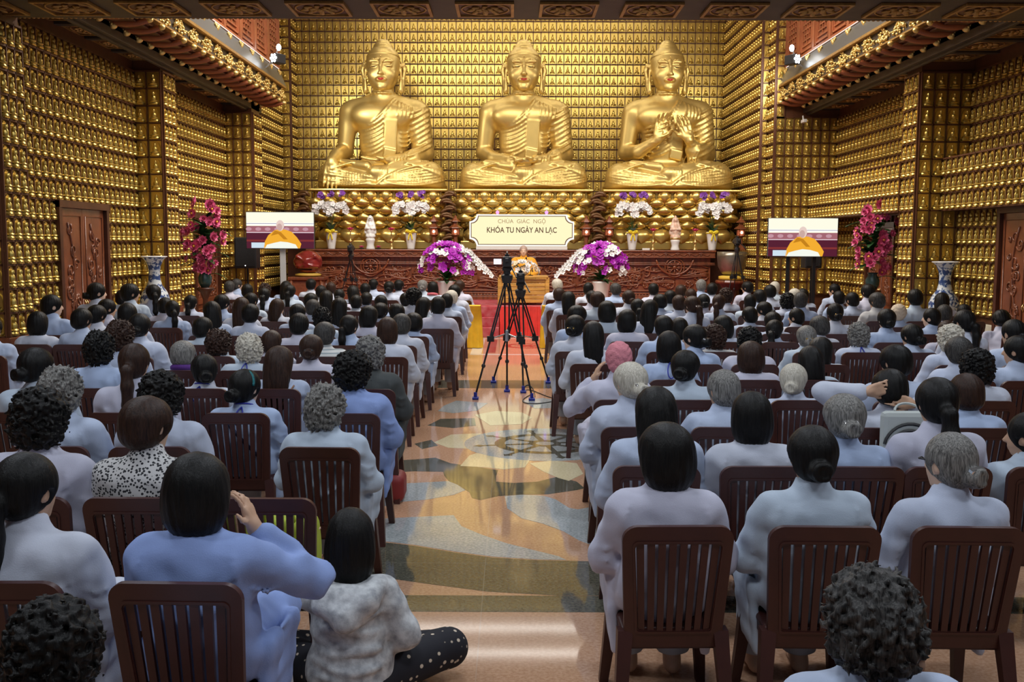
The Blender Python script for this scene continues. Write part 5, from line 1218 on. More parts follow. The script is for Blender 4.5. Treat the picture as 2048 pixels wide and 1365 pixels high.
def make_hair(kind, seed=0):
    s = SDF((-.19, -.23, -.44 if kind in ('long', 'pony') else -.24), (.19, .17, .19), .005 if kind == 'curly' else .0062)
    A = {'curly': (.108, .118, .118), 'bob': (.102, .112, .110), 'long': (.099, .110, .108), 'cap': (.100, .112, .112), 'beanie': (.098, .112, .118)}.get(kind, (.099, .110, .108))
    s.ell((0, -.010, .020), A, 0)
    if kind == 'short': s.ell((0, -.045, -.045), (.084, .064, .062), .04)
    if kind == 'curly': s.ell((0, -.040, -.055), (.098, .078, .080), .05)
    if kind == 'bob': s.ell((0, -.030, -.065), (.104, .084, .105), .05)
    if kind == 'long': s.ell((0, -.055, -.07), (.098, .070, .13), .05); s.ell((0, -.098, -.22), (.092, .042, .19), .06)
    if kind in ('bun', 'pony', 'beanie', 'cap'): s.ell((0, -.050, -.050), (.068, .052, .050), .04)
    if kind == 'bun': s.ell((0, -.118, -.045), (.050, .042, .045), .012); s.path([(.03 * cos(a), -.150, -.045 + .028 * sin(a)) for a in np.linspace(0, 5.4, 12)], .012, .006)
    if kind == 'pony': s.path([(0, -.10, -.015), (0, -.142, -.045), (.005, -.148, -.14), (.0, -.135, -.26), (.004, -.13, -.34)], [.030, .036, .040, .034, .014], .02)
    s.ell((0, .125, -.085), (.082, .090, .115), .015, sub=True)
    if kind in ('bob', 'long'): s.box((0, .115, -.22), (.2, .09, .14), .01, .02, sub=True)
    if kind in ('bob',): s.box((0, 0, -.29), (.3, .3, .13), 0, .01, sub=True)
    if kind not in ('cap', 'beanie'):
        for g in (-1, 1):
            if kind in ('short', 'bun', 'pony'): s.ell((g * .09, .012, -.030), (.022, .030, .038), .01, sub=True)
    rg = random.Random(seed); ph = [rg.uniform(0, 6) for _ in range(6)]
    if kind == 'curly':
        s.D += .016 * gnoise(s.D.shape, 3.6, seed) + .012 * gnoise(s.D.shape, 2.0, seed + 1)
    elif kind == 'cap': s.disp(lambda X, Y, Z: .0035 * np.sin(120 * Z + 3 * np.sin(40 * X)) * np.sin(70 * X) )
    elif kind == 'beanie': s.disp(lambda X, Y, Z: .0022 * np.sin(14 * np.arctan2(Y + .01, X) * 2))
    else:
        s.disp(lambda X, Y, Z: .0010 * np.sin(9 * np.arctan2(X, -(Y + .02)) * 2.3 + 6 * Z + ph[0]) + .0006 * np.sin(150 * X + 25 * Z + ph[1]) + 0 * Y)
    return s.mesh('hair_' + kind)
def hairmat(name, c1, c2, rough=.46):
    m = bpy.data.materials.new(name); m.use_nodes = True; N = m.node_tree.nodes; Lk = m.node_tree.links; b = N['Principled BSDF']
    tc = N.new('ShaderNodeTexCoord'); mp = N.new('ShaderNodeMapping'); mp.inputs['Scale'].default_value = (90, 90, 9); Lk.new(tc.outputs['Object'], mp.inputs[0])
    n = N.new('ShaderNodeTexNoise'); n.inputs['Scale'].default_value = 1.6; n.inputs['Detail'].default_value = 6; n.inputs['Distortion'].default_value = 1.2; Lk.new(mp.outputs[0], n.inputs[0])
    r = N.new('ShaderNodeValToRGB'); Lk.new(n.outputs[0], r.inputs[0]); r.color_ramp.elements[0].position = .35; r.color_ramp.elements[1].position = .7; r.color_ramp.elements[0].color = (*c1, 1); r.color_ramp.elements[1].color = (*c2, 1)
    Lk.new(r.outputs[0], b.inputs['Base Color']); b.inputs['Roughness'].default_value = rough; b.inputs['Specular IOR Level'].default_value = .2
    bp = N.new('ShaderNodeBump'); bp.inputs['Strength'].default_value = .55; bp.inputs['Distance'].default_value = .004; Lk.new(n.outputs[0], bp.inputs['Height']); Lk.new(bp.outputs[0], b.inputs['Normal'])
    return m
HAIRM = {'black': hairmat('black_hair', (.003, .003, .003), (.010, .009, .008)), 'brown': hairmat('brown_hair', (.016, .008, .006), (.050, .024, .015)), 'darkgrey': hairmat('dark_grey_hair', (.012, .012, .012), (.085, .080, .075)),
         'grey': hairmat('grey_hair', (.06, .058, .055), (.30, .29, .27)), 'white': hairmat('white_hair', (.34, .31, .25), (.68, .64, .55)), 'pink': mat('pink_knit', (.62, .22, .26), .9, bump=.4, bscale=90), 'cream': mat('cream_knit', (.60, .50, .38), .9, bump=.4, bscale=90)}
ROBES = [mat('robe_cloth_%d' % i, c, .85, var=.05, vscale=5, bump=.10, bscale=220, sheen=.15) for i, c in enumerate(((.46, .51, .64), (.42, .49, .64), (.50, .53, .62), (.36, .45, .64), (.50, .50, .61), (.44, .52, .62)))]
SHIRT = {'blue': mat('blue_cloth', (.24, .33, .62), .85, var=.06, bump=.1, bscale=220), 'darkgrey': mat('dark_grey_cloth', (.055, .062, .062), .9, var=.1, bump=.1, bscale=200), 'grey': mat('grey_cloth', (.44, .44, .45), .85, var=.05, bump=.1, bscale=200), 'white': None, 'leopard': None}
def pattern(name, c1, c2, scale, thr, kind='VORONOI'):
    m = bpy.data.materials.new(name); m.use_nodes = True; N = m.node_tree.nodes; Lk = m.node_tree.links; b = N['Principled BSDF']; b.inputs['Roughness'].default_value = .85
    tc = N.new('ShaderNodeTexCoord')
    if kind == 'WAVE':
        n = N.new('ShaderNodeTexWave'); n.bands_direction = 'Z'; n.inputs['Scale'].default_value = scale; o_ = n.outputs['Fac']
    else:
        n = N.new('ShaderNodeTexVoronoi'); n.inputs['Scale'].default_value = scale; o_ = n.outputs['Distance']
    Lk.new(tc.outputs['Object'], n.inputs[0]); r = N.new('ShaderNodeValToRGB'); Lk.new(o_, r.inputs[0]); r.color_ramp.elements[0].position = thr; r.color_ramp.elements[1].position = thr + .06; r.color_ramp.elements[0].color = (*c1, 1); r.color_ramp.elements[1].color = (*c2, 1)
    Lk.new(r.outputs[0], b.inputs['Base Color']); return m
SHIRT['leopard'] = pattern('spotted_cloth', (.02, .02, .025), (.58, .57, .56), 75, .38); SHIRT['white'] = pattern('striped_cloth', (.30, .34, .36), (.62, .62, .60), 9, .25, 'WAVE')
TROU = mat('trouser_cloth', (.46, .48, .52), .85, var=.06)
HEX = {}
def hair_mesh(k, v=0):
    if (k, v) not in HEX: HEX[(k, v)] = make_hair(k, v * 7 + 3)
    return HEX[(k, v)]
BEX = {}
def body_mesh(pose, yaw, tilt=0):
    yq = int(round(yaw / 25.0)) * 25; yq = max(-50, min(50, yq))
    if (pose, yq) not in BEX: BEX[(pose, yq)] = make_body(pose, radians(-yq), -.6 if pose == 'bow' else (-.25 if pose == 'stretch' else -.06))
    return BEX[(pose, yq)], yq
REX = {}
def robe_mesh(pose, v):
    pl = (1.0, 1.07, .95)[v % 3] if pose == 'lap' else 1.0
    if (pose, v) not in REX: REX[(pose, v)] = (make_robe(pose, v, pl), ROBE_S[(pose, v, pl)])
    return REX[(pose, v)]
TROUM = make_trousers()
LANM = MB(); LANM.tube([(.068 * cos(a), -.085 + .072 * sin(a), .995 - .03 * sin(a)) for a in np.linspace(0, 2 * pi, 22, endpoint=False)], .0065, 6, close=True)
LANM.tube(bez([(0, -.17, 1.0), (-.06, -.27, .95), (-.02, -.285, .80), (.06, -.28, .88), (0, -.17, 1.0)], 18), .005, 6)
LANM = LANM.me('lanyard', smooth=True); LANBLUE = mat('lanyard_blue', (.02, .03, .32), .6)
CLIPM = MB().box(-.038, .038, -.03, .0, -.012, .012, .006).me('hair_clip'); CLIPS = [mat('silver_clip', (.75, .75, .75), .15, .9), BLKP, mat('gold_clip', (.8, .55, .2), .2, .9)]
SCRF = MB().tube([(.075 * cos(a), -.085 + .08 * sin(a), .995 - .02 * sin(a)) for a in np.linspace(0, 2 * pi, 20, endpoint=False)], .035, 8, close=True).me('scarf', smooth=True)
GLSM = MB().tube([(-.078, -.03, .012), (-.074, .09, .014), (-.03, .112, .012), (-.012, .112, .0), (.012, .112, .0), (.03, .112, .012), (.074, .09, .014), (.078, -.03, .012)], .0035, 5).me('glasses', smooth=True)
BANDM = MB().tube([(.097 * cos(a), -.005 + .02 * sin(a), .02 + .105 * sin(a)) for a in np.linspace(0, pi, 16)], .007, 6).me('hair_band', smooth=True)
HNAME = {'short': 'short hair', 'curly': 'curly hair', 'bob': 'bobbed hair', 'long': 'long hair', 'pony': 'ponytail', 'bun': 'bun', 'cap': 'knit cap', 'beanie': 'beanie'}
CNAME = {'darkgrey': 'greying', 'grey': 'grey', 'white': 'white', 'black': 'black', 'brown': 'brown', 'pink': 'pink', 'cream': 'cream'}
PCOUNT = [0]
def person(x, y, hgt, hair, col, label, group, pose='lap', yaw=0, shirt=None, extras=(), z=0.0, rz=0.0, skin=None, seed=None, trm=None):
    PCOUNT[0] += 1; i = PCOUNT[0] if seed is None else seed
    sc = max(.88, min(1.13, hgt / 1.235))
    sxy = max(1.0, sc)
    t = obj('person', None, None, None, (x, y, z), (0, 0, rz), (sxy, sxy, sc), label, 'person', group)
    bm_, yq = body_mesh(pose, yaw); obj('body', bm_, skin or (SKIN if i % 3 else SKINP), t)
    rm, rs = robe_mesh(pose, i % 4 if pose == 'lap' else 0)
    rmat = SHIRT.get(shirt) if shirt else ROBES[(i * 7) % 6]
    obj('robe' if shirt in (None, 'blue') else 'shirt', rm, rmat, t); obj('trousers', TROUM, trm or TROU, t)
    o = Vector(lean(pose)); tl = -.6 if pose == 'bow' else (-.25 if pose == 'stretch' else -.06)
    HM = T(*(HC + o)) @ RZ(radians(-yq)) @ RX(tl)
    hk = hair if hair in ('cap', 'beanie') else hair
    if hair in ('cap', 'beanie'): obj('hair', hair_mesh('short'), HAIRM['black'], t, M=HM @ SC(.88, .88, .88))
    hv = i % 2 if hair in ('curly', 'bob', 'short') else 0
    w_ = 1.03 + .06 * ((i * 13) % 5 - 2) / 2
    ho = obj('knit_cap' if hair in ('cap', 'beanie') else 'hair', hair_mesh(hk, hv), HAIRM[col], t, M=HM @ SC(w_, w_, sxy / sc))
    if 'lanyard' in extras: obj('lanyard', LANM, LANBLUE, t)
    if 'clip' in extras: obj('hair_clip', CLIPM, CLIPS[i % 3], t, M=HM @ T(0, -.088 if hair not in ('bun', 'pony') else -.115, -.008) @ RX(.5))
    if 'teal' in extras: obj('hair_band', BANDM, mat('teal_sequins', (.02, .18, .20), .2, .5, bump=.6, bscale=300), t, M=HM @ T(0, -.035, .004) @ SC(1.05, 1.6, 1.05), label='teal sequinned hair band')
    if 'band' in extras: obj('hair_band', BANDM, BLKP, t, M=HM)
    if 'glasses' in extras: obj('glasses', GLSM, BLKP, t, M=HM)
    for e in extras:
        if e.startswith('scarf='): obj('scarf', SCRF, mat(e.replace('=', '_'), (.11, .03, .24) if 'purple' in e else (.70, .16, .20), .8), t)
        if e in ('strap', 'strap2'):
            a, b = ((-.13, .95), (.13, .62)) if e == 'strap' else ((.14, .95), (-.05, .60)); P = []
            for q in np.linspace(0, 1, 10):
                xx, zz = a[0] + (b[0] - a[0]) * q, a[1] + (b[1] - a[1]) * q; yy = rs.front(xx, zz)
                if yy is not None: P.append((xx, yy - .004, zz))
            obj('shoulder_strap', MB().tube(P, .013 if e == 'strap' else .007, 6).me('shoulder_strap', smooth=True), mat('navy_strap', (.02, .03, .09), .7) if e == 'strap' else mat('tan_strap', (.25, .12, .06), .6), t)
    return t
# ================================================================== plastic chairs
def rrect(w0, w1, h0, h1, r, n=6, arch=0.0):
    """loop in (x, s): half width w0 at the bottom h0, w1 at the top h1, rounded corners"""
    P = []
    for (sx, top, a0) in ((1, 1, 0), (-1, 1, 90), (-1, 0, 180), (1, 0, 270)):
        w_ = w1 if top else w0; rr = r if top else r * .6; cx = sx * (w_ - rr); cy = (h1 - rr) if top else (h0 + rr)
        for i in range(n + 1):
            a = radians(a0 + 90 * i / n); P.append((cx + rr * cos(a), cy + rr * sin(a)))
    if arch:
        Q = []
        for x, y in P: Q.append((x, y + (arch * (1 - (x / w1) ** 2) if y > (h0 + h1) / 2 else 0)))
        P = Q
    return P
def backmap(x, s_, t_):          # back surface: leans away, slightly hollow; t_ thickness offset (+ = towards sitter)
    f = (s_ - .40) / .48
    return (x, -.205 - .085 * f - .020 * (1 - (x / .22) ** 2) + .0 + t_, s_)
def addback(mb, O_, I_, t0, t1):
    n = len(O_); V = [backmap(p[0], p[1], t) for t in (t0, t1) for L_ in (O_, I_) for p in L_]; F = []
    for i in range(n):
        j = (i + 1) % n; F += [(i, n + i, n + j, j), (2 * n + i, 2 * n + j, 3 * n + j, 3 * n + i), (i, j, 2 * n + j, 2 * n + i), (n + i, 3 * n + i, 3 * n + j, n + j)]
    mb.add(V, F)
def chair_parts():
    P = []
    m_ = MB(); O_ = rrect(.195, .218, .36, .875, .055, 6, .012); I_ = rrect(.145, .168, .435, .805, .018, 6, .008); addback(m_, O_, I_, -.014, .014)
    P.append(('back_frame', m_.me('back_frame', ang=50)))
    m_ = MB(); O2 = rrect(.157, .180, .422, .818, .022, 6, .008); addback(m_, O2, rrect(.149, .172, .431, .809, .018, 6, .008), -.019, -.012); P.append(('back_rim', m_.me('back_rim', ang=50)))
    for i in range(8):
        u = (i - 3.5) / 4; x0, x1 = u * .148, u * .170; w0, w1 = .0125, .0145; m_ = MB(); V = []; F = []; ns = 6
        for j in range(ns + 1):
            s_ = .43 + (.81 - .43) * j / ns; xc = x0 + (x1 - x0) * j / ns; ww = w0 + (w1 - w0) * j / ns
            for (sx, t) in ((-1, -.008), (1, -.008), (1, .008), (-1, .008)): V.append(backmap(xc + sx * ww, s_, t))
        for j in range(ns):
            for q in range(4): F.append((j * 4 + q, j * 4 + (q + 1) % 4, j * 4 + 4 + (q + 1) % 4, j * 4 + 4 + q))
        m_.add(V, F); P.append(('slat', m_.me('slat')))
    m_ = MB(); m_.box(-.205, .205, -.20, .215, .405, .435, .012); m_.box(-.195, .195, .195, .225, .375, .43, .01); m_.box(-.20, -.18, -.19, .2, .37, .41).box(.18, .20, -.19, .2, .37, .41).box(-.17, .17, -.20, -.18, .345, .41)
    P.append(('seat', m_.me('seat', ang=50)))
    for sx in (-1, 1):
        for (yt, yb, xt, xb) in ((-.20, -.285, .192, .225), (.195, .265, .185, .22)):
            m_ = MB(); V = []; F = []
            for j, (z, f) in enumerate(((.43, 0), (.2, .5), (0, 1))):
                y = yt + (yb - yt) * f; x = sx * (xt + (xb - xt) * f); a = .030 - .010 * f; b = .030 - .010 * f
                for (dx, dy) in ((-1, -1), (1, -1), (1, 1), (-1, 1)): V.append((x + dx * a, y + dy * b, z))
            for j in range(2):
                for q in range(4): F.append((j * 4 + q, j * 4 + (q + 1) % 4, j * 4 + 4 + (q + 1) % 4, j * 4 + 4 + q))
            F += [(3, 2, 1, 0), (8, 9, 10, 11)]; m_.add(V, F); P.append(('leg', m_.me('leg')))
    return P
CH = chair_parts()
allm = MB()
for nm_, me_ in CH: allm.add([tuple(v.co) for v in me_.vertices], [tuple(p.vertices) for p in me_.polygons])
CHFAR = allm.me('plastic_chair', ang=50)
def chair(x, y, label, far, rz=0.0):
    if far: return obj('plastic_chair', CHFAR, CHAIRM, None, (x, y, 0), (0, 0, rz), None, label, 'chair', 'brown plastic audience chairs')
    t = obj('plastic_chair', None, None, None, (x, y, 0), (0, 0, rz), None, label, 'chair', 'brown plastic audience chairs')
    for nm_, me_ in CH: obj(nm_, me_, CHAIRM, t)
    return t
SEATS = '''
L 0 1 -1.07 1.24 bob black pose=phone shirt=blue
L 0 2 -1.66 1.24 pony black yaw=30
L 1 1 -1.63 1.27 short brown yaw=30 shirt=leopard
L 1 2 -2.11 1.30 curly black 
L 2 1 -1.03 1.16 curly grey yaw=20
L 2 2 -1.95 1.24 curly black 
L 2 3 -2.50 1.26 curly grey 
L 3 1 -1.05 1.24 curly black yaw=30 glasses shirt=blue
L 3 2 -1.77 1.11 bun black teal lanyard strap
L 3 3 -2.50 1.29 pony brown 
L 3 4 -3.15 1.26 bun black 
L 4 1 -1.09 1.24 curly grey shirt=darkgrey
L 4 2 -1.79 1.16 long brown strap2
L 4 3 -2.37 1.06 bun black lanyard
L 4 4 -3.17 1.27 curly black 
L 5 1 -1.76 1.15 bun brown clip
L 5 2 -2.31 1.15 curly white lanyard
L 5 3 -2.89 1.07 short grey scarf=purple
L 5 4 -3.43 1.27 curly brown 
L 6 1 -1.23 1.23 bob brown 
L 6 2 -1.84 1.18 short darkgrey shirt=white
L 6 3 -2.37 1.08 short brown 
L 6 4 -2.89 1.04 curly brown 
L 6 5 -3.66 1.26 bun black glasses
L 6 6 -5.12 1.23 short black 
L 7 1 -1.21 1.19 short darkgrey 
L 7 2 -1.78 1.17 pony black 
L 7 3 -2.32 1.18 beanie black 
L 7 4 -3.37 1.14 short black clip
L 7 5 -4.19 1.30 short black 
L 7 6 -4.69 1.24 short black 
L 7 7 -5.17 1.20 bob black 
L 8 1 -1.18 1.12 short black 
L 8 2 -1.71 1.21 bob black 
L 8 3 -2.28 1.18 curly black 
L 8 4 -3.13 1.23 short black 
L 8 5 -3.60 1.26 long black 
L 8 6 -4.97 1.21 bun black clip yaw=30
L 8 7 -5.50 1.33 short black yaw=60
L 9 1 -0.96 1.27 short black 
L 9 2 -1.51 1.17 short black 
L 9 3 -2.25 1.25 long black 
L 9 4 -2.80 1.16 short black 
L 9 5 -3.53 1.25 long brown 
L 9 6 -4.44 1.20 pony black 
L 9 7 -5.28 1.22 bun black yaw=45
L 10 1 -1.24 1.20 long black 
L 10 2 -1.85 1.11 short black 
L 10 3 -2.81 1.16 short darkgrey 
L 10 4 -3.31 1.17 long brown 
L 10 5 -4.09 1.23 bun black 
L 10 6 -4.90 1.18 short black 
L 10 7 -5.38 1.38 short black yaw=40
L 10 8 -5.85 1.39 bun black yaw=50
L 11 1 -0.99 1.20 short black 
L 11 2 -1.50 1.28 curly black 
L 11 3 -2.00 1.17 short black 
L 11 4 -3.06 1.20 short black 
L 11 5 -3.96 1.20 short black 
L 11 6 -4.88 1.16 pony black 
L 11 7 -5.45 1.32 pony black 
L 11 8 -5.92 1.24 short black 
L 12 1 -0.99 1.20 short white 
L 12 2 -1.73 1.15 short black 
L 12 3 -2.54 1.11 short black 
L 12 4 -3.02 1.19 long black 
L 12 5 -4.03 1.23 pony black clip
L 13 1 -1.00 1.25 short black 
L 13 2 -2.52 1.10 short black 
L 13 3 -2.99 1.16 bun black clip
L 13 4 -3.85 1.24 pony black 
L 13 5 -4.59 1.25 short black 
L 14 1 -2.93 1.18 long black 
L 14 2 -3.51 1.18 short black 
L 14 3 -4.55 1.21 curly brown 
L 15 1 -1.02 1.25 short brown 
L 15 2 -1.55 1.22 bob black scarf=pink
L 15 3 -2.39 1.22 bun black 
L 15 4 -2.86 1.18 short black 
L 15 5 -3.53 1.20 short brown 
L 15 6 -4.40 1.22 long black 
L 15 7 -5.50 1.22 short darkgrey 
L 16 1 -1.84 1.21 bun grey 
L 16 2 -2.32 1.21 short black yaw=30
L 16 3 -2.85 1.23 short black 
L 16 4 -4.13 1.23 short black 
L 16 5 -5.65 1.22 short darkgrey yaw=50
R 0 1 0.63 1.23 bob black 
R 0 2 1.23 1.22 bun black 
R 0 3 1.79 1.19 bun grey clip yaw=-25 glasses
R 1 1 0.74 1.23 long black 
R 1 2 1.23 1.20 bob black 
R 1 3 1.71 1.19 bun grey clip band
R 1 4 2.18 1.28 pony black 
R 1 5 2.66 1.04 short black yaw=-40
R 2 1 0.73 1.23 bun white clip
R 2 2 1.31 1.18 short grey yaw=-20
R 2 3 2.24 1.22 short black pose=stretch
R 2 4 2.81 1.16 short brown 
R 3 1 0.77 1.25 cap pink pose=ear
R 3 2 1.26 1.19 bun black 
R 3 3 2.04 1.07 bun white 
R 3 4 2.77 1.24 short black 
R 3 5 3.36 1.20 curly black 
R 4 1 1.30 1.24 bob black lanyard
R 4 2 1.98 1.15 bob brown 
R 4 3 2.47 1.11 long black 
R 4 4 3.70 1.20 short darkgrey 
R 4 5 4.19 1.21 short black yaw=-60
R 5 1 0.76 1.24 long black 
R 5 2 1.70 1.21 bun black yaw=-45 clip
R 5 3 2.22 1.18 curly black 
R 5 4 2.89 1.04 long black 
R 5 5 4.09 1.21 curly white 
R 5 6 4.68 1.27 bun black clip yaw=-30
R 6 1 0.66 1.22 bun black clip
R 6 2 1.57 1.22 short black 
R 6 3 2.10 1.11 curly brown shirt=grey
R 6 4 3.06 1.11 bun grey clip
R 6 5 3.60 1.14 curly grey lanyard
R 6 6 4.15 1.13 bun black clip yaw=-20
R 6 7 4.69 1.29 pony black 
R 7 1 0.75 1.26 short black 
R 7 2 1.32 1.21 bob black 
R 7 3 1.92 1.11 bob black 
R 7 4 2.41 1.14 bob black 
R 7 5 3.01 1.05 pony black clip
R 7 6 3.51 1.14 short darkgrey 
R 7 7 4.28 1.23 bun black 
R 7 8 4.98 1.08 short brown 
R 8 1 1.18 1.25 bob black 
R 8 2 1.73 1.27 long black 
R 8 3 3.26 1.11 short black 
R 8 4 4.03 1.23 bun black clip
R 8 5 5.24 1.17 short black yaw=-50
R 8 6 6.22 1.24 short black pose=bow
R 9 1 1.70 1.22 pony black 
R 9 2 2.43 1.26 pony brown clip
R 9 3 3.22 1.11 short black 
R 9 4 3.85 1.07 short black yaw=-50
R 9 5 5.24 1.15 cap cream 
R 9 6 5.85 1.15 short darkgrey 
R 10 1 1.24 1.27 short brown 
R 10 2 2.43 1.22 short brown 
R 10 3 3.02 1.23 pony brown 
R 10 4 3.67 1.12 bun black yaw=-40
R 10 5 4.21 1.27 short darkgrey 
R 10 6 5.31 1.27 short darkgrey shirt=grey
R 10 7 5.87 1.32 short black 
R 10 8 6.60 1.09 short black 
R 11 1 0.88 1.22 long black 
R 11 2 1.82 1.24 bun brown 
R 11 3 2.31 1.18 short black 
R 11 4 2.99 1.18 bun black clip
R 11 5 3.72 1.18 short black 
R 11 6 4.31 1.20 curly black 
R 11 7 5.31 1.22 short black 
R 11 8 6.72 1.22 long black 
R 12 1 0.78 1.23 short brown 
R 12 2 1.33 1.18 short black 
R 12 3 2.64 1.19 short black 
R 12 4 3.56 1.23 curly brown 
R 12 5 4.13 1.21 short black 
R 12 6 4.71 1.23 short white 
R 12 7 5.45 1.19 short black 
R 12 8 5.93 1.31 short black yaw=-30
R 13 1 3.17 1.17 short brown 
R 13 2 4.57 1.25 short black 
R 13 3 5.15 1.18 short black 
R 14 1 1.43 1.24 short black 
R 14 2 1.94 1.23 short darkgrey 
R 14 3 2.65 1.23 short black 
R 14 4 3.17 1.20 short brown 
R 14 5 3.76 1.24 short black 
R 14 6 6.05 1.23 short black yaw=-40
R 15 1 0.89 1.27 short white yaw=-20
R 15 2 3.75 1.27 short grey 
R 15 3 4.66 1.23 short black yaw=-40
R 15 4 5.21 1.23 short white
'''
ROWL = {'L': (3.12, 1.07), 'R': (3.79, 1.05)}
for ln in SEATS.strip().splitlines():
    p = ln.split(); sd = p[0]; r = int(p[1]); k = int(p[2]); x = float(p[3]); hg = float(p[4]); hair, col = p[5], p[6]; ex = p[7:]
    d0, sp_ = ROWL[sd]; y = d0 + sp_ * r + .29
    kv = dict(e.split('=') for e in ex if '=' in e); side = 'left' if sd == 'L' else 'right'
    pos = 'row %s from back, seat %s %s of aisle' % (WORDS[r + 1], WORDS[k], side)
    rgx = random.Random(r * 31 + k * 7 + (sd == 'R') * 1000)
    sh_ = kv.get('shirt'); shn = {'leopard': 'spotted shirt', 'darkgrey': 'dark jacket', 'grey': 'grey shirt', 'white': 'striped shirt', 'blue': 'blue robe'}.get(sh_, 'pale robe')
    lab = '%s %s, %s, %s' % (CNAME[col], HNAME[hair], shn, pos)
    chair(x + rgx.uniform(-.02, .02), y, 'brown slatted plastic chair, ' + pos, r > 6, rgx.uniform(-.04, .04))
    person(x, y, hg, hair, col, lab, 'seated audience', kv.get('pose', 'lap'), float(kv.get('yaw', rgx.choice((0, 0, 0, 25, -25)))), sh_, ex, rz=rgx.uniform(-.06, .06))
# two heads close to the camera
for (px, py, d, hair, col, lab) in ((105, 1200, 2.30, 'curly', 'black', 'dark curly head at the bottom left corner, nearest the camera'), (1748, 1136, 2.42, 'curly', 'darkgrey', 'greying curly head at the bottom right, nearest the camera')):
    x = at(px, py, d)[0]; h = at(px, py, d)[2] - .035; person(x, d + .07, h, hair, col, lab, 'seated audience', 'lap', 0, None, ())
    chair(x, d + .07, 'brown plastic chair under the nearest curly head, %s' % ('bottom left' if px < 1000 else 'bottom right'), False)
# empty chair with lime bag
ex_, ey_ = at(530, 1000, 4.19)[0], 4.19 + .29
chair(ex_, ey_, 'empty brown plastic chair with a lime green bag on its seat', False)
s = SDF((-.2, -.17, -.01), (.2, .2, .36), .012); s.box((0, 0, .14), (.16, .10, .14), .05, .02); s.disp(lambda X, Y, Z: .008 * np.sin(20 * X + 14 * Z)); s.box((0, 0, -.1), (1, 1, .1), 0, .005, sub=True)
LIME = mat('lime_cloth', (.36, .44, .03), .7, var=.12); t = thing('lime_bag', 'lime green bag lying on the empty chair', 'bag', (ex_, ey_ + .03, .436)); obj('bag_body', s.mesh('bag_body'), LIME, t); obj('handle', MB().tube(bez([(-.07, -.08, .26), (-.06, -.10, .40), (.06, -.10, .40), (.07, -.08, .26)], 12), .012, 6).me('handle', smooth=True), LIME, t); obj('pocket', MB().box(-.10, .10, -.118, -.10, .06, .17, .006).me('pocket'), mat('pale_lime', (.60, .70, .30), .7), t)
# girl on the floor in a printed hooded top
def floor_girl():
    x = at(699, 1060, 4.12)[0]; y = 4.10; t = thing('person', 'girl with straight black bob sitting cross-legged on the floor in pale printed hoodie', 'person', (x, y, 0), 0.0)
    s = SDF((-.56, -.26, 0), (.56, .62, .86), .0105)
    s.ell((0, 0, .13), (.16, .13, .11), 0); s.ell((0, .01, .32), (.125, .095, .2), .06); s.cap((-.11, .01, .50), (.11, .01, .50), .05, .05, .05); s.cap((0, .01, .5), (0, .03, .63), .046, .046, .03)
    for g in (-1, 1): s.path([(g * .10, .02, .11), (g * .40, .26, .14), (-g * .02, .44, .07)], [.085, .065, .042], .02); s.path([(-g * .02, .44, .06), (-g * .16, .48, .04)], [.035, .028], .02)
    s.path([(-.15, .01, .49), (-.33, .12, .47), (-.26, .36, .60)], [.042, .038, .026], .02); hand(s, (-.26, .36, .60), (.1, .8, .4), (0, 0, -1), .15, 1, .3, fr=.0085)
    s.path([(.15, .01, .49), (.23, .0, .30), (.14, .20, .22)], [.042, .036, .026], .02); hand(s, (.14, .20, .22), (-.4, .8, -.2), (0, 0, -1), .15, -1, .3, fr=.0085)
    headparts(s, 0, -.1, Vector((0, .05, .70)), .95); obj('body', s.mesh('person_body'), SKINP, t)
    s = SDF((-.42, -.28, .04), (.42, .30, .72), .0105)
    s.ell((0, 0, .17), (.19, .16, .14), 0); s.ell((0, .005, .33), (.165, .135, .22), .06); s.cap((-.12, .01, .49), (.12, .01, .49), .072, .072, .06); s.path([(-.15, .01, .49), (-.30, .09, .47)], [.07, .06], .03); s.path([(.15, .01, .49), (.235, .0, .31), (.20, .08, .26)], [.068, .06, .056], .03)
    s.path([(-.13, -.03, .55), (-.09, -.12, .49), (0, -.155, .44), (.09, -.12, .49), (.13, -.03, .55)], [.035, .05, .055, .05, .035], .02); s.ell((0, -.10, .52), (.11, .06, .05), .03)
    for k in range(7): z0 = .44 - .05 * k; surf_path(s, bez([(-.15, z0), (0, z0 - .05 + .02 * (k % 2)), (.14, z0 - .03 * (k % 3))], 9), .014, .014, .2)
    s.disp(lambda X, Y, Z: .004 * np.sin(30 * X + 25 * Z) + .003 * np.sin(60 * Z - 18 * X)); obj('hoodie', s.mesh('hoodie'), HOOD, t)
    s = SDF((-.56, -.24, .0), (.56, .56, .30), .0115)
    s.ell((0, .0, .12), (.185, .16, .11), 0)
    for g in (-1, 1): s.path([(g * .10, .02, .12), (g * .40, .26, .145), (g * .06, .42, .08)], [.105, .085, .06], .03)
    obj('leggings', s.mesh('leggings'), pattern('spotted_leggings', (.62, .52, .40), (.010, .010, .016), 26, .20), t)
    obj('hair', hair_mesh('bob', 0), HAIRM['black'], t, M=T(0, .05, .70) @ RX(-.1) @ SC(1.0, 1.0, 1.15))
HOOD = mat('printed_hoodie', (.30, .31, .33), .9, col2=(.64, .66, .67), vscale=22, bump=.1, bscale=150)
floor_girl()
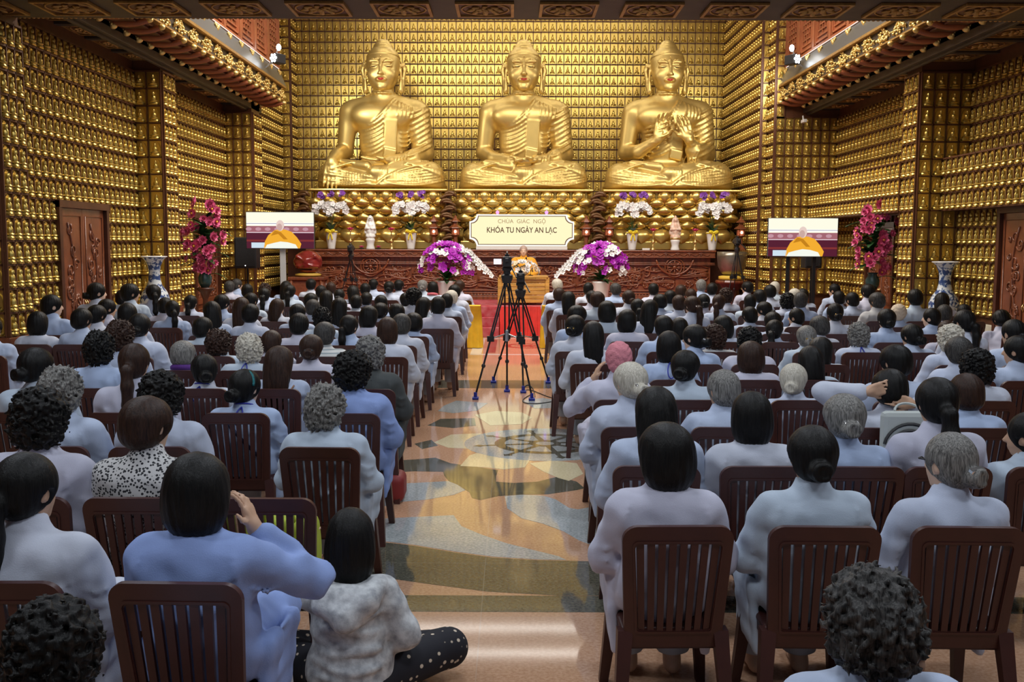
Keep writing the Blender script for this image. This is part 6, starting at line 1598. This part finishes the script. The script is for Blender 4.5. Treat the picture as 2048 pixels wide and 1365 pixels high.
# ================================================================== the speaker on the stage
mx_, my_ = at(1047, 530, 22.75)[0], 22.75
mt = person(mx_, my_, 1.235 * (at(1047, 492, my_)[2] - STAGE_Z - .012) / 1.235, 'short', 'darkgrey', 'monk in saffron robe sitting behind the lectern facing the audience', None, 'lap', 0, 'saffron', (), z=STAGE_Z + .012, rz=pi, skin=SKINP, seed=4, trm=mat('saffron_cloth', (.78, .34, .02), .8, var=.08))
for c_ in list(mt.children):
    if c_.name.startswith('hair'): c_.scale = (.86, .90, .93); c_.material_slots[0].link = 'OBJECT'; c_.material_slots[0].material = mat('shaved_scalp', (.42, .29, .23), .55)
    if c_.name.startswith(('robe', 'shirt')): c_.name = 'saffron_robe'; c_.material_slots[0].link = 'OBJECT'; c_.material_slots[0].material = MATS['saffron_cloth']
sh2 = SDF((-.42, -.3, .4), (.42, .4, 1.1), .014); sh2.ell((0, -.05, .72), (.27, .20, .26), 0); sh2.cap((-.16, -.1, .90), (.16, -.1, .90), .09, .09, .06); sh2.path([(-.19, -.1, .88), (-.28, .02, .66), (-.12, .22, .58)], [.09, .09, .07], .03); sh2.path([(.19, -.1, .88), (.28, .02, .66), (.12, .22, .58)], [.09, .09, .07], .03)
for k in range(6): sh2.path(bez([(.16 - .03 * k, .06 + .02 * k, .97 - .05 * k), (.0, .16, .80 - .05 * k), (-.22, .10, .70 - .04 * k)], 8), .014, .02)
sh2.cap((0, -.09, .9), (0, -.05, 1.2), .075, .08, .02, sub=True)
obj('outer_robe', sh2.mesh('outer_robe'), MATS['saffron_cloth'], mt)
ac = thing('armchair', 'dark carved wooden armchair behind the speaker', 'chair', (mx_, my_, STAGE_Z + .012), pi)
obj('seat', MB().box(-.30, .30, -.24, .26, .38, .44, .015).me('seat'), WOODD, ac); obj('back', MB().box(-.30, .30, -.34, -.29, .44, 1.05, .02).sph((0, -.315, 1.05), (.14, .02, .06), 10, 6).me('back'), WOODD, ac)
for sx in (-1, 1):
    obj('arm', MB().tube([(sx * .32, -.3, .66), (sx * .35, .1, .66), (sx * .33, .26, .62)], [.025, .03, .04], 8).tube([(sx * .33, .2, .42), (sx * .34, .2, .65)], .02, 6).me('arm', smooth=True), WOODD, ac)
    for sy in (-.28, .22): obj('leg', MB().tube([(sx * .27, sy, .4), (sx * .28, sy, 0)], [.03, .022], 7).me('leg', smooth=True), WOODD, ac)
mc = thing('microphone', 'thin microphone on the lectern before the speaker', 'microphone', (LX + .16, LYY + .25, STAGE_Z + LH + .012)); obj('stem', MB().tube(bez([(0, 0, 0), (0, 0, .25), (-.1, .1, .38)], 10), .006, 6).me('stem', smooth=True), BLACK, mc); obj('capsule', MB().sph((-.1, .1, .38), (.018, .018, .03), 8, 6).me('capsule', smooth=True), BLACK, mc); obj('base', MB().lathe([(.05, 0), (.05, .015), (0, .02)], 12).me('base'), BLACK, mc)
# printed cloth bag hung between two chairs on the right
t = thing('printed_bag', 'pale cloth bag with black arcs between chairs, right of grey bun', 'bag', tuple(at(1815, 856, 5.78)))
obj('bag_body', MB().box(-.16, .16, -.035, .035, -.24, .10, .03).me('bag_body'), mat('pale_canvas', (.42, .45, .43), .85), t)
for r in (.15, .11, .07): obj('printed_arc', MB().tube([(r * cos(a), -.038, -.12 + r * sin(a)) for a in np.linspace(.2, pi - .2, 14)], .010, 5, M=SC(1, 1, 1)).me('printed_arc'), BLKP, t)
obj('handle', MB().tube(bez([(-.08, 0, .1), (-.06, .06, .15), (.06, .06, .15), (.08, 0, .1)], 10), .008, 5).me('handle'), MATS['pale_canvas'], t)
rb = thing('red_bag', 'dark red bag on the floor beside a left aisle chair', 'bag', tuple(ground(788, 1000))); s = SDF((-.14, -.2, -.01), (.14, .2, .3), .012); s.box((0, 0, .11), (.09, .14, .11), .06, .02); s.box((0, 0, -.1), (1, 1, .1), 0, 0, sub=True); obj('bag_body', s.mesh('bag_body'), mat('dark_red_cloth', (.20, .015, .015), .6), rb); obj('handle', MB().tube(bez([(0, -.08, .2), (0, -.07, .3), (0, .07, .3), (0, .08, .2)], 10), .010, 5).me('handle'), BLKP, rb)
